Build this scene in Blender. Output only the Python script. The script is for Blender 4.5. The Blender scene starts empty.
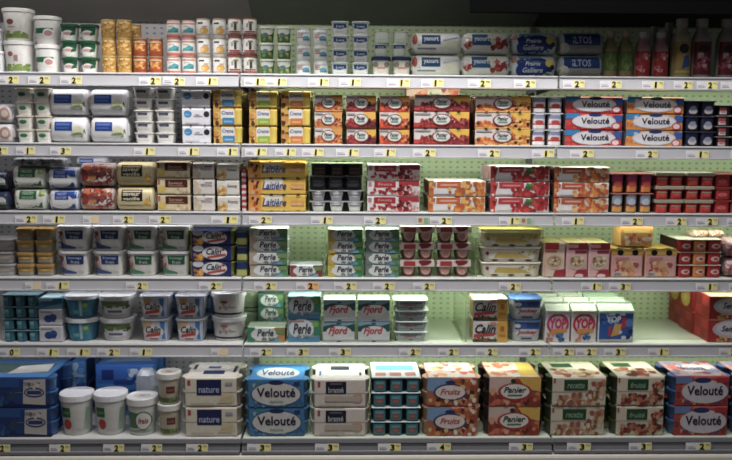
import bpy, bmesh, math, random
from mathutils import Vector, Matrix

random.seed(7)
C = bpy.context.scene.collection
SC = bpy.context.scene
SC.view_settings.view_transform = 'Standard'
SC.view_settings.exposure = 0.12; SC.view_settings.gamma = 0.88

# ------------------------------------------------------------------ camera
FPX = 800.0
CAM = Vector((0.0, -3.1817, 1.5))
p_, y_, r_ = math.radians(6.8486), math.radians(1.3512), math.radians(0.3535)
fw = Vector((math.sin(y_)*math.cos(p_), math.cos(y_)*math.cos(p_), -math.sin(p_)))
rt = Vector((math.cos(y_), -math.sin(y_), 0))
up = rt.cross(fw)
rt, up = rt*math.cos(r_)+up*math.sin(r_), up*math.cos(r_)-rt*math.sin(r_)
cd = bpy.data.cameras.new('camera')
cd.sensor_fit = 'HORIZONTAL'; cd.sensor_width = 36.0; cd.lens = FPX/732*36.0
cam = bpy.data.objects.new('camera', cd); C.objects.link(cam)
M = Matrix((rt, up, -fw)).transposed().to_4x4(); M.translation = CAM
cam.matrix_world = M
SC.camera = cam
cd.dof.use_dof = True; cd.dof.focus_distance = 2.75; cd.dof.aperture_fstop = 1.8      # the photo is a little soft

def at(x, y, Y):
    """The point of the vertical plane at depth Y that is seen at the photo's pixel (x, y)."""
    d = fw + rt*((x-366)/FPX) - up*((y-230)/FPX)
    return CAM + d*((Y-CAM.y)/d.y)

# ------------------------------------------------------------------ materials
_mats = {}
def lin(h):
    h = h.lstrip('#')
    v = [int(h[i:i+2], 16)/255 for i in (0, 2, 4)]
    return [c/12.92 if c <= .04045 else ((c+.055)/1.055)**2.4 for c in v]

def mat(h, rough=.45, metal=0.0, var=.10, scale=60.0, name=None, alpha=1.0, trans=0.0):
    key = (h, rough, metal, var, scale, alpha, trans)
    if key in _mats: return _mats[key]
    m = bpy.data.materials.new(name or 'print_'+h.lstrip('#')); m.use_nodes = True
    nt = m.node_tree; b = nt.nodes['Principled BSDF']
    c = lin(h); g_ = .3*c[0]+.59*c[1]+.11*c[2]; c = [(x*.80+g_*.20)*.9 for x in c]
    tc = nt.nodes.new('ShaderNodeTexCoord'); nz = nt.nodes.new('ShaderNodeTexNoise')
    nz.inputs['Scale'].default_value = scale; nz.inputs['Detail'].default_value = 2
    nt.links.new(tc.outputs['Object'], nz.inputs['Vector'])
    mx = nt.nodes.new('ShaderNodeMix'); mx.data_type = 'RGBA'
    mx.inputs['A'].default_value = (*[x*(1-var) for x in c], 1)
    mx.inputs['B'].default_value = (*[min(1, x*(1+var)) for x in c], 1)
    nt.links.new(nz.outputs['Fac'], mx.inputs['Factor'])
    nt.links.new(mx.outputs['Result'], b.inputs['Base Color'])
    b.inputs['Roughness'].default_value = rough; b.inputs['Metallic'].default_value = metal
    b.inputs['Alpha'].default_value = alpha
    b.inputs['Transmission Weight'].default_value = trans
    _mats[key] = m
    return m

def peg_mat(base, hole, name):
    """Painted sheet metal with rows of short punched slots."""
    m = bpy.data.materials.new(name); m.use_nodes = True
    nt = m.node_tree; b = nt.nodes['Principled BSDF']; N = nt.nodes.new; L = nt.links.new
    tc = N('ShaderNodeTexCoord'); sp = N('ShaderNodeSeparateXYZ'); L(tc.outputs['Object'], sp.inputs[0])
    def math_(op, a, v=None):
        n = N('ShaderNodeMath'); n.operation = op
        if isinstance(a, float): n.inputs[0].default_value = a
        else: L(a, n.inputs[0])
        if v is not None:
            if isinstance(v, float): n.inputs[1].default_value = v
            else: L(v, n.inputs[1])
        return n.outputs[0]
    def cell(o, s, half):
        f = math_('FRACT', math_('DIVIDE', o, s))
        return math_('LESS_THAN', math_('ABSOLUTE', math_('SUBTRACT', f, .5)), half)
    hx = cell(sp.outputs['X'], .0325, .17); hz = cell(sp.outputs['Z'], .0235, .13)
    hole_ = math_('MULTIPLY', hx, hz)
    nz = N('ShaderNodeTexNoise'); nz.inputs['Scale'].default_value = 6
    L(tc.outputs['Object'], nz.inputs['Vector'])
    a, h = lin(base), lin(hole)
    m1 = N('ShaderNodeMix'); m1.data_type = 'RGBA'
    m1.inputs['A'].default_value = (*[x*.92 for x in a], 1); m1.inputs['B'].default_value = (*[min(1, x*1.06) for x in a], 1)
    L(nz.outputs['Fac'], m1.inputs['Factor'])
    m2 = N('ShaderNodeMix'); m2.data_type = 'RGBA'
    L(hole_, m2.inputs['Factor']); L(m1.outputs['Result'], m2.inputs['A']); m2.inputs['B'].default_value = (*h, 1)
    L(m2.outputs['Result'], b.inputs['Base Color']); b.inputs['Roughness'].default_value = .5
    return m

# ------------------------------------------------------------------ mesh builder
class MB:
    def __init__(s): s.v = []; s.f = []; s.m = []; s.sm = []; s.mats = []
    def mi(s, m):
        if m not in s.mats: s.mats.append(m)
        return s.mats.index(m)
    def face(s, pts, m, smooth=False):
        i = len(s.v); s.v += [tuple(p) for p in pts]; s.f.append(list(range(i, i+len(pts)))); s.m.append(s.mi(m)); s.sm.append(smooth)
    def grid(s, fn, us, vs, m, smooth=False, wrap=False):
        i = len(s.v); n = len(us)
        for v in vs:
            for u in us: s.v.append(tuple(fn(u, v)))
        k = s.mi(m)
        for b in range(len(vs)-1):
            for a in range(n if wrap else n-1):
                a2 = (a+1) % n
                s.f.append([i+b*n+a, i+b*n+a2, i+(b+1)*n+a2, i+(b+1)*n+a]); s.m.append(k); s.sm.append(smooth)
    def rings(s, rings, m, caps=(True, True), smooth=True):
        """Loft closed rings of equal length (counter-clockwise seen from the end they go to)."""
        i = len(s.v); n = len(rings[0]); k = s.mi(m)
        for r in rings: s.v += [tuple(p) for p in r]
        for b in range(len(rings)-1):
            for a in range(n):
                a2 = (a+1) % n
                s.f.append([i+b*n+a, i+b*n+a2, i+(b+1)*n+a2, i+(b+1)*n+a]); s.m.append(k); s.sm.append(smooth)
        if caps[0]: s.face(list(reversed(rings[0])), m)
        if caps[1]: s.face(rings[-1], m)
    def box(s, x0, y0, z0, x1, y1, z1, m, bev=0.0, seg=2):
        bm = bmesh.new(); bmesh.ops.create_cube(bm, size=1)
        for v in bm.verts:
            v.co = Vector(((x0+x1)/2+v.co.x*(x1-x0), (y0+y1)/2+v.co.y*(y1-y0), (z0+z1)/2+v.co.z*(z1-z0)))
        if bev > 0:
            bmesh.ops.bevel(bm, geom=bm.edges[:], offset=bev, segments=seg, affect='EDGES', profile=.5)
        i = len(s.v); k = s.mi(m)
        bm.verts.index_update()
        s.v += [tuple(v.co) for v in bm.verts]
        for f in bm.faces:
            s.f.append([i+v.index for v in f.verts]); s.m.append(k); s.sm.append(False)
        bm.free()
    def mesh(s, name):
        me = bpy.data.meshes.new(name); me.from_pydata(s.v, [], s.f)
        for m in s.mats: me.materials.append(m)
        me.polygons.foreach_set('material_index', s.m); me.polygons.foreach_set('use_smooth', s.sm)
        me.update()
        return me

def sel(a, b, n, z, seg=24, cx=0, cy=0):
    out = []
    for i in range(seg):
        t = 2*math.pi*i/seg; c, s_ = math.cos(t), math.sin(t)
        out.append((cx+a*math.copysign(abs(c)**(2/n), c), cy+b*math.copysign(abs(s_)**(2/n), s_), z))
    return out

_txt = {}
def text_shape(t, shear, bold):
    k = (t, shear, bold)
    if k in _txt: return _txt[k]
    cu = bpy.data.curves.new('lettering_outline', 'FONT'); cu.body = t; cu.shear = shear; cu.offset = bold; cu.resolution_u = 2
    o = bpy.data.objects.new('lettering_outline', cu); C.objects.link(o)
    dg = bpy.context.evaluated_depsgraph_get(); dg.update()
    me = o.evaluated_get(dg).to_mesh()
    vs = [(v.co.x, v.co.y) for v in me.vertices]; fs = [list(p.vertices) for p in me.polygons]
    o.evaluated_get(dg).to_mesh_clear()
    bpy.data.objects.remove(o); bpy.data.curves.remove(cu)
    x0 = min(v[0] for v in vs); x1 = max(v[0] for v in vs); y0 = min(v[1] for v in vs); y1 = max(v[1] for v in vs)
    vs = [((x-x0)/(x1-x0), (y-y0)/(y1-y0)) for x, y in vs]
    _txt[k] = (vs, fs)
    return _txt[k]

# printed shapes on a face, in the face's own 0..1 coordinates
def R(u0, v0, u1, v1, c): return ('r', u0, v0, u1, v1, c)
def E(cu, cv, ru, rv, c): return ('e', cu, cv, ru, rv, c)
def P(pts, c): return ('p', pts, c)
def B(u0, v0, u1, v1, cols, n=14, s=.09): return ('b', u0, v0, u1, v1, cols, n, s)
def T(t, cu, cv, tw, th, c, shear=0.0, bold=.02): return ('t', t, cu, cv, tw, th, c, shear, bold)

def split(tris, lim):
    """Halve triangles at their longest edge until they are short enough to follow a curved face."""
    out = []; todo = list(tris)
    while todo:
        a, b, c = todo.pop()
        e = [(abs(a[0]-b[0]), a, b, c), (abs(b[0]-c[0]), b, c, a), (abs(c[0]-a[0]), c, a, b)]
        d, p, q, r = max(e, key=lambda t: t[0])
        if d <= lim: out.append((a, b, c)); continue
        m = ((p[0]+q[0])/2, (p[1]+q[1])/2)
        todo += [(p, m, r), (m, q, r)]
    return out

def prints(prims, surf, aspect=1.0, curved=False, rough=.4):
    """Two meshes: the coloured label areas and the lettering. aspect = width/height of the face."""
    A = MB(); L = MB(); rnd = random.Random(len(prims)*31+int(aspect*100))
    for i, q in enumerate(prims):
        o = .0005+.0003*i
        if q[0] == 'r':
            _, u0, v0, u1, v1, c = q
            n = 12 if curved else 1; nv = 4 if curved else 1
            A.grid(lambda u, v: surf(u, v, o), [u0+(u1-u0)*k/n for k in range(n+1)], [v0+(v1-v0)*k/nv for k in range(nv+1)], mat(c, rough))
        elif q[0] == 'e':
            _, cu, cv, ru, rv, c = q; n = 20; m = mat(c, rough)
            if curved: A.grid(lambda a, r: surf(cu+ru*r*math.cos(a), cv+rv*r*math.sin(a), o), [-2*math.pi*k/n for k in range(n)], [.02, .25, .5, .75, 1.0], m, wrap=True)
            else: A.face([surf(cu+ru*math.cos(2*math.pi*k/n), cv+rv*math.sin(2*math.pi*k/n), o) for k in range(n)], m)
        elif q[0] == 'p':
            if curved:
                tri = split([(q[1][0], q[1][k], q[1][k+1]) for k in range(1, len(q[1])-1)], .16)
                for t in tri: A.face([surf(u, v, o) for u, v in t], mat(q[2], rough))
            else: A.face([surf(u, v, o) for u, v in q[1]], mat(q[2], rough))
        elif q[0] == 'b':
            _, u0, v0, u1, v1, cols, n, s = q
            for k in range(n):
                cu = rnd.uniform(u0, u1); cv = rnd.uniform(v0, v1); r = s*rnd.uniform(.6, 1.15)
                a0 = rnd.uniform(0, 6); m = mat(cols[k % len(cols)], rough)
                pts = []
                for j in range(9):
                    a = a0+2*math.pi*j/9; rr = r*(1+.14*math.sin(3*a))
                    pts.append(surf(min(max(cu+rr/aspect*math.cos(a), .01), .99), min(max(cv+rr*math.sin(a), .01), .99), o+.00002*k))
                A.face(pts, m)
        elif q[0] == 't':
            _, t, cu, cv, tw, th, c, sh, bo = q
            vs, fs = text_shape(t, sh, bo)
            if curved:
                pts = [(cu+(x-.5)*tw, cv+(y-.5)*th) for x, y in vs]
                for t in split([(pts[f[0]], pts[f[j]], pts[f[j+1]]) for f in fs for j in range(1, len(f)-1)], .12):
                    L.face([surf(u, v, o+.0006) for u, v in t], mat(c, rough))
                continue
            b = len(L.v); k = L.mi(mat(c, rough))
            L.v += [tuple(surf(cu+(x-.5)*tw, cv+(y-.5)*th, o+.0006)) for x, y in vs]
            for f in fs: L.f.append([b+j for j in f]); L.m.append(k); L.sm.append(False)
    return A, L

class Part:
    def __init__(s, name, mesh, kids=(), loc=(0, 0, 0), label=None, rot=None):
        s.name = name; s.mesh = mesh; s.kids = list(kids); s.loc = loc; s.label = label; s.rot = rot

def print_parts(prims, surf, aspect, curved=False, rough=.4):
    A, L = prints(prims, surf, aspect, curved, rough)
    kids = [Part('lettering', L.mesh('lettering'))] if L.f else []
    if A.f: return [Part('front_label', A.mesh('front_label'), kids)]
    return kids

def hang(spec, parent):
    for q in spec:
        o = bpy.data.objects.new(q.name, q.mesh); C.objects.link(o); o.parent = parent; o.location = q.loc
        if q.rot: o.rotation_euler = q.rot
        if q.label: o['label'] = q.label
        hang(q.kids, o)

def place(spec, name, loc, rz, label, cat, group=None, rot=None):
    r = bpy.data.objects.new(name, None); C.objects.link(r); r.empty_display_size = .02
    r.location = loc; r.rotation_euler = rot or (0, 0, rz)
    r['label'] = label; r['category'] = cat
    if group: r['group'] = group
    hang(spec, r)
    return r

# ------------------------------------------------------------------ package kinds (origin: middle of the base)
def flat(w, d, h):
    return lambda u, v, o: ((min(max(u, 0), 1)-.5)*w, -d/2-o, min(max(v, .01), .995)*h)
def topface(w, d, h):
    return lambda u, v, o: ((u-.5)*w, -d/2+v*d, h+o)
def round_front(a, b, n, taper, z0, z1):
    """Front of a tapered tub: half widths a, b at the top, times taper at the base."""
    def f(u, v, o):
        k = taper+(1-taper)*v; x = max(-.995, min(.995, .97*(2*u-1)))
        return (x*a*k*(1+o/a), -(b*k)*(1-abs(x)**n)**(1/n)-o, z0+v*(z1-z0))
    return f

def pot_mesh(r, h, c, n=2.0, taper=.82, seg=16, ry=None, rim=None):
    m = MB(); ry = ry or r; cm = mat(c)
    m.rings([sel(r*taper*.9, ry*taper*.9, n, 0, seg), sel(r*taper, ry*taper, n, h*.06, seg), sel(r*.96, ry*.96, n, h*.92, seg),
             sel(r, ry, n, h*.93, seg)], cm, (True, False))
    m.rings([sel(r, ry, n, h*.93, seg), sel(r, ry, n, h, seg)], mat(rim) if rim else cm, (False, True), smooth=False)
    return m.mesh('pot')

def sleeve(base, prims, pots='e9e6df', tops=None, nl=1, e=.004, notch=None, side=None):
    def mk(w, d, h):
        m = MB(); c = mat(base); x = w/2-e; rr = min(.008, h*.12)
        prof = []
        for cy, cz, a0 in ((-d/2+rr, rr, 180), (d/2-rr, rr, 270), (d/2-rr, h-rr-.001, 0), (-d/2+rr, h-rr-.001, 90)):
            for k in range(4):
                a = math.radians(a0+30*k); prof.append((cy+rr*math.cos(a), cz+rr*math.sin(a)))
        m.rings([[(-x, y, z) for y, z in prof], [(x, y, z) for y, z in prof]], c, (False, False), smooth=False)
        k = mat(side or '2a2725')  # inner end faces take the colour of the shadow among the pots
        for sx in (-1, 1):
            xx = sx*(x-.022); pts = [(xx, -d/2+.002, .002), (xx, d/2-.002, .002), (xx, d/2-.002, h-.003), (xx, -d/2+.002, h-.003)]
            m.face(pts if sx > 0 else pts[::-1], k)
        pr = list(prims)
        if nl == 2: pr = pr[:1]+[R(.0, .485, 1, .50, '8a857c')]+pr[1:] if pr else pr
        if notch:
            for u in notch: pr.append(E(u, .985, .035, .045, '3a3530')); pr.append(E(u, .04, .03, .03, '3a3530'))
        spec = [Part('sleeve', m.mesh('sleeve'))]
        spec += print_parts(pr, flat(2*x, d, h), w/h)
        if tops:
            A, L = prints(tops, topface(2*x, d, h-.001), w/d)
            spec.append(Part('top_print', A.mesh('top_print'), [Part('lettering', L.mesh('lettering'))] if L.f else []))
        r = min(d/4*.94, w/4*.94, .036); ph = (h-.006)/nl
        pm = pot_mesh(r, ph*.97, pots)
        for lz in range(nl):
            for sx in (-1, 1):
                for sy in (-1, 1):
                    spec.append(Part('pot', pm, loc=(sx*(w/2-r-.001), sy*(d/2-r-.004), .003+lz*ph)))
        return spec
    return mk

def carton(base, prims, tops=None, fin=None, bev=.004):
    def mk(w, d, h):
        m = MB(); m.box(-w/2, -d/2, 0, w/2, d/2, h-.001, mat(base), bev)
        spec = [Part('carton', m.mesh('carton'))]+print_parts(prims, flat(w, d, h), w/h)
        if tops:
            A, L = prints(tops, topface(w, d, h-.001), w/d)
            spec.append(Part('top_print', A.mesh('top_print'), [Part('lettering', L.mesh('lettering'))] if L.f else []))
        return spec
    return mk

def cups(n, lid, cup, prims, lt=.004, rows=2, sq=3.0, rim=None, gap=.94, taper=.84, face=None, holder=None, variant=None):
    """n pots in a row (and as many behind) under one peel-off foil."""
    def mk(w, d, h):
        m = MB(); m.box(-w/2, -d/2, h-lt-.001, w/2, d/2, h-.001, mat(lid, .3), .0015, 1)
        spec = []
        if face:      # folded foil edge or card band across the front
            A, L = prints(face, flat(w, d, h), w/h)
            spec.append(Part('foil_lid', m.mesh('foil_lid'), [Part('front_band', A.mesh('front_band'), [Part('lettering', L.mesh('lettering'))] if L.f else [])]))
        else: spec.append(Part('foil_lid', m.mesh('foil_lid')))
        rx = w/n/2*gap; ry = min(d/rows/2, rx*1.1)*gap; ph = h-lt-.001
        if holder:
            hm = MB(); hm.box(-w/2+.001, -d/2+.030, 0, w/2-.001, d/2-.001, ph-.0005, mat(holder, .6))
            spec.append(Part('card_tray', hm.mesh('card_tray')))
            rx = min(rx, 1); ry = .0285/1.0; rows_y = -d/2+.0005+ry
        pm = pot_mesh(rx, ph, cup, sq, taper, 20, ry, rim)
        pmv = {}
        sf = round_front(rx*.96, ry*.96, sq, taper/.96, ph*.05, ph*.92)
        lb = {}
        for i in range(n):
            x = -w/2+(i+.5)*w/n
            pr = prims(i) if callable(prims) else prims
            key = i if callable(prims) else 0
            if key not in lb:
                A, L = prints(pr, sf, rx*2/ph, True)
                lb[key] = (A.mesh('pot_label'), L.mesh('lettering') if L.f else None)
            cupm = pm
            if variant and variant.get(i):
                if i not in pmv: pmv[i] = pot_mesh(rx, ph, variant[i], sq, taper, 20, ry, rim)
                cupm = pmv[i]
            for j in range(1 if holder else rows):
                y = rows_y if holder else -d/2+(j+.5)*d/rows
                kids = [Part('pot_label', lb[key][0], [Part('lettering', lb[key][1])] if lb[key][1] else [])] if j == 0 and pr else []
                spec.append(Part('pot', cupm, kids, (x, y, 0)))
        return spec
    return mk

def tub(base, lid, prims, taper=.86, n=4.0, lh=.012, lip=.003, lidtop=None, depth_ratio=None):
    def mk(w, d, h):
        a = w/2-lip; b = (w/2 if depth_ratio is None else d/2)-lip; seg = 28; hb = h-lh
        m = MB(); c = mat(base)
        m.rings([sel(a*taper*.94, b*taper*.94, n, 0, seg), sel(a*taper, b*taper, n, .006, seg), sel(a, b, n, hb+.001, seg)], c, (True, True))
        l = MB(); lc = mat(lid, .35)
        l.rings([sel(a+lip, b+lip, n, hb+.001, seg), sel(a+lip, b+lip, n, h-.003, seg), sel(a+lip-.002, b+lip-.002, n, h-.001, seg),
                 sel(a-.004, b-.004, n, h-.001, seg), sel(a-.007, b-.007, n, h-.0025, seg)], lc, (True, True), smooth=False)
        spec = [Part('tub', m.mesh('tub')), Part('lid', l.mesh('lid'))]
        if lidtop:
            A, L = prints(lidtop, lambda u, v, o: ((u-.5)*2*a, (v-.5)*2*b, h-.0025+o), 1)
            spec[1].kids.append(Part('lid_print', A.mesh('lid_print')))
        spec += print_parts(prims, round_front(a, b, n, taper, .006, hb), w/h, True)
        return spec
    if depth_ratio is None: mk.plane = .36 if n < 3.5 else .04; mk.deep = 'w'
    return mk

def can(base, prims, rim='d8d2c4', rimb=None, taper=.97):
    """Straight-sided paper-wrapped pot with a foil lid."""
    def mk(w, d, h):
        r = w/2; seg = 24; m = MB()
        m.rings([sel(r*taper*.93, r*taper*.93, 2, 0, seg), sel(r*taper, r*taper, 2, .005, seg), sel(r*taper, r*taper, 2, h-.010, seg), sel(r*.9, r*.9, 2, h-.004, seg)], mat(base), (True, True))
        l = MB(); l.rings([sel(r, r, 2, h-.005, seg), sel(r, r, 2, h-.002, seg), sel(r*.95, r*.95, 2, h-.001, seg)], mat(rim, .3), (True, True), smooth=False)
        spec = [Part('pot', m.mesh('pot')), Part('lid', l.mesh('lid'))]
        if rimb:
            b = MB(); b.rings([sel(r*.985, r*.985, 2, .002, seg), sel(r*.985, r*.985, 2, .008, seg)], mat(rimb), (True, True), smooth=False)
            spec.append(Part('base_ring', b.mesh('base_ring')))
        spec += print_parts(prims, round_front(r*taper, r*taper, 2, 1.0, .008, h-.010), w/h, True)
        return spec
    mk.plane = .36; mk.deep = 'w'
    return mk

def pillow(base, prims, n=2.6, rough=.3):
    def mk(w, d, h):
        seg = 24; m = MB(); ks = [(-.5, .55), (-.485, .80), (-.45, .95), (-.40, 1), (.40, 1), (.45, .95), (.485, .80), (.5, .55)]
        rings = []
        for k, s in ks:
            rg = []
            for i in range(seg):
                t = 2*math.pi*i/seg; c, s_ = math.cos(t), math.sin(t)
                rg.append((k*w, d/2*s*math.copysign(abs(c)**(2/n), c), (h-.001)/2+(h-.001)/2*s*math.copysign(abs(s_)**(2/n), s_)))
            rings.append(rg)
        m.rings(rings, mat(base, rough))
        def sf(u, v, o):
            x = u-.5; s = 1.0
            for (k0, s0), (k1, s1) in zip(ks, ks[1:]):
                if k0 <= x <= k1: s = s0+(s1-s0)*(x-k0)/(k1-k0)
            zz = max(-.99, min(.99, .96*(2*v-1)))
            return (x*w, -d/2*s*(1-abs(zz)**n)**(1/n)-o*1.6, (h-.001)/2*(1+zz*s))
        spec = [Part('wrapper', m.mesh('wrapper'))]
        for sx in (-1, 1):
            f = MB(); f.box(sx*w*.5-.0015 if sx > 0 else -w*.5-.004, -d*.26, h*.28, w*.5+.004 if sx > 0 else -w*.5+.0015, d*.26, h*.72, mat(base, rough), .001, 1)
            spec.append(Part('crimped_end', f.mesh('crimped_end')))
        A, L = prints(prims, sf, w/h, True, rough)
        spec.append(Part('front_label', A.mesh('front_label'), [Part('lettering', L.mesh('lettering'))] if L.f else []))
        return spec
    mk.plane = .25; mk.deep = 'd'
    return mk

def bottle(base, prims, cap='dcdcd8', neck=.28, low=.0, n=2.4):
    def mk(w, d, h):
        r = w/2; seg = 24; m = MB(); c = mat(base, .3)
        zs = [(0, .88), (.02, .98), (.05, 1), (.60, 1), (.66, .97), (.74, .80), (.80, .60), (.84, .50), (.88, .50)]
        m.rings([sel(r*s, r*s, n if z < .7 else 2, z*h, seg) for z, s in zs], c)
        k = MB(); k.rings([sel(r*.62, r*.62, 2, .87*h, seg), sel(r*.62, r*.62, 2, .985*h, seg), sel(r*.56, r*.56, 2, h-.001, seg)], mat(cap, .4), smooth=False)
        spec = [Part('bottle_body', m.mesh('bottle_body')), Part('cap', k.mesh('cap'))]
        spec += print_parts(prims, round_front(r, r, n, 1.0, .03*h, .62*h), w/(h*.6), True)
        return spec
    mk.plane = .36; mk.deep = 'w'
    return mk

def gable(base, prims, roof='cfdcc6'):
    def mk(w, d, h):
        m = MB(); hb = h*.80; c = mat(base)
        m.box(-w/2, -d/2, 0, w/2, d/2, hb, c, .002, 1)
        rm = MB(); rc = mat(roof, .35); t = .003
        y0, y1 = -d/2, d/2
        zt = h*.93
        rm.face([(-w/2, y0, hb), (w/2, y0, hb), (w/2, -t, zt), (-w/2, -t, zt)], rc)
        rm.face([(w/2, y1, hb), (-w/2, y1, hb), (-w/2, t, zt), (w/2, t, zt)], rc)
        rm.face([(w/2, y0, hb), (w/2, y1, hb), (w/2, t, zt), (w/2, -t, zt)], rc)
        rm.face([(-w/2, y1, hb), (-w/2, y0, hb), (-w/2, -t, zt), (-w/2, t, zt)], rc)
        rm.face([(-w/2, -t, zt), (w/2, -t, zt), (w/2, t, zt), (-w/2, t, zt)], rc)
        fn = MB(); fn.box(-w/2, -.0025, zt-.002, w/2, .0025, h-.001, mat(roof, .35), .0008, 1)
        return [Part('carton', m.mesh('carton')), Part('gable_top', rm.mesh('gable_top'), [Part('seal_fin', fn.mesh('seal_fin'))])]+print_parts(prims, flat(w, d, hb), w/hb)
    return mk

# ------------------------------------------------------------------ stacking
SH = [1.728, 1.456, 1.187, .921, .649, 0.0]
DECK_Y = -.10                                   # the bottom deck stands forward of the shelves
SH[5] = at(366, 436.5, DECK_Y+.025).z
FRONT = [.028]*5+[DECK_Y+.025]
WHERE = ['on the top shelf', 'on the second shelf', 'on the third shelf', 'on the fourth shelf', 'on the fifth shelf', 'on the bottom shelf']
_seen = {}
def check(label):
    n = len(label.replace('-', ' ').split())
    if not 4 <= n <= 16: print('LABEL LENGTH', n, label)
    if label in _seen: print('LABEL TWICE', label)
    _seen[label] = 1
    return label

LAYER = {1: [''], 2: ['bottom', 'top'], 3: ['bottom', 'middle', 'top'], 4: ['bottom', 'second lowest', 'second highest', 'top'],
         5: ['bottom', 'second lowest', 'middle', 'second highest', 'top']}
COLW = {1: [''], 2: ['left', 'right'], 3: ['left', 'middle', 'right'], 4: ['leftmost', 'second', 'third', 'rightmost']}

def block(kind, name, look, cat, shelf, cols, ys, d=.11, Y=None, base=None, group=None, variants=None, where=None, jit=.008, wf=.995, yl=None):
    """Stacks of one kind of package. cols: left and right edges in the photo, ys: [bottom, ..., top] edges of the layers."""
    Y = FRONT[shelf] if Y is None else Y
    where = WHERE[shelf] if where is None else where
    n = len(ys)-1
    ym = (ys[0]+ys[-1])/2
    z0 = SH[shelf] if base is None else base
    k0 = kind or variants(0, 0)
    w = sum(at(b, ym, Y).x-at(a, ym, Y).x for a, b in cols)/len(cols)*wf
    dd = w if getattr(k0, 'deep', 'd') == 'w' else d
    Yp = Y+dd*getattr(k0, 'plane', 0.0)          # depth of the outline that the photo shows
    w *= (Yp-CAM.y)/(Y-CAM.y)
    xm = sum(a+b for a, b in cols)/2/len(cols)
    h = (at(xm, ys[-1], Yp).z-z0)/n
    specs = {}
    for ci, (a, b) in enumerate(cols):
        x = (at(a, ym, Yp).x+at(b, ym, Yp).x)/2
        for k in range(n):
            kd = variants(ci, k) if variants else kind
            if kd not in specs: specs[kd] = kd(w, d, h)
            s = look
            if isinstance(look, dict): s = look[kd]
            lw, cw = LAYER[n][k], COLW[len(cols)][ci]
            if lw and cw: tail = f', {lw} of the {cw} stack'
            elif lw: tail = f', {lw} of its stack'
            elif cw: tail = {2: {'left': ', left of the pair', 'right': ', right of the pair'}}.get(len(cols), {}).get(cw, f', {cw} of the row')
            else: tail = ''
            lab = f'{s} {where}{tail}'
            if len(lab.replace('-', ' ').split()) > 16: lab = f'{s}{tail}'
            lab = check(lab.replace('  ', ' ').replace(' ,', ','))
            g = group or (None if n*len(cols) == 1 else (look if isinstance(look, str) else 'packs')+' '+WHERE[shelf])
            rz = random.uniform(-jit, jit)*(.3 if d > .15 else 1)
            place(specs[kd], name, (x+random.uniform(-.0012, .0012), Y+dd/2+random.uniform(0, .004), z0+k*h+.0008), rz, lab, cat, g)
    return h

# ================================================================== the refrigerated case
def struct(name, m, kids=()):
    o = bpy.data.objects.new(name, m.mesh(name)); C.objects.link(o); o['kind'] = 'structure'
    return o
BX = [-1.671, -.421, .829, 2.079]               # edges of the three bays
BACK = .48
white = mat('c9c8cf', .4, var=.04, scale=8)
rail_m = mat('bfbfc3', .35, var=.05, scale=14)
fl = MB(); fl.box(-4, -4.5, -.05, 4, 1.0, 0, mat('8f8a82', .5, scale=3)); struct('floor', fl)
pegw = peg_mat('c2c1c4', '6a6a6e', 'perforated_white_panel'); pegg = peg_mat('cbdab6', '8d9c80', 'perforated_green_lit_panel')  # green cast of the light is put into the middle and right panels
for side, i, m_ in (('left', 0, pegw), ('middle', 1, pegg), ('right', 2, pegg)):
    b = MB(); b.box(BX[i], BACK, .02, BX[i+1], BACK+.03, 1.985, m_); struct('wall_back_'+side, b)
for side, i, c_ in (('left', 0, '8f8c88'), ('middle', 1, '6a6e68'), ('right', 2, '2a2c2a')):  # shade deepening to the right is put into the panel colours
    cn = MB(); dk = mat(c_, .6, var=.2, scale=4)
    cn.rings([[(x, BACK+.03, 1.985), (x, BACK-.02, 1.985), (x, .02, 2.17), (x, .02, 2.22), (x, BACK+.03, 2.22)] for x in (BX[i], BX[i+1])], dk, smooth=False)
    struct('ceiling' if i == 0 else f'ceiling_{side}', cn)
vk = mat('0c0c0c', .95, var=.2, scale=4); vk.node_tree.nodes['Principled BSDF'].inputs['Specular IOR Level'].default_value = 0.05; dk = mat('4a4a48', .6)  # valance black carries the dark of the top right corner
vl = MB(); vl.box(.45, -.165, 1.948, BX[3], -.150, 2.2, vk, .003); vl.box(.45, -.150, 2.185, BX[3], .02, 2.2, vk); struct('trim_6', vl)  # low valance added on the right only, darkens the top row there
v2 = MB(); v2.box(BX[1], -.242, 2.10, BX[3], -.230, 2.24, dk, .003); v2.box(BX[1], -.235, 2.222, BX[3], BACK+.03, 2.24, dk); struct('trim_7', v2)  # added out of view, keeps the high light off the top row
v3 = MB(); v3.box(BX[0], -.182, 2.10, BX[1], -.170, 2.24, dk, .003); v3.box(BX[0], -.175, 2.222, BX[1], BACK+.03, 2.24, dk); struct('trim_8', v3)  # unseen left blocker, set back so the top row stays brighter here
for i, x in enumerate(BX):
    t = MB(); t.box(x-.012, BACK-.022, .03, x+.012, BACK-.0005, 1.98, mat('77787a', .4)); struct(f'trim_{i+1}', t)
bp = MB(); bp.box(BX[0], DECK_Y-.030, .004, BX[3], DECK_Y+.02, SH[5]-.0585, mat('e4ded2', .5, var=.05), .012); struct('trim_5', bp)

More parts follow.
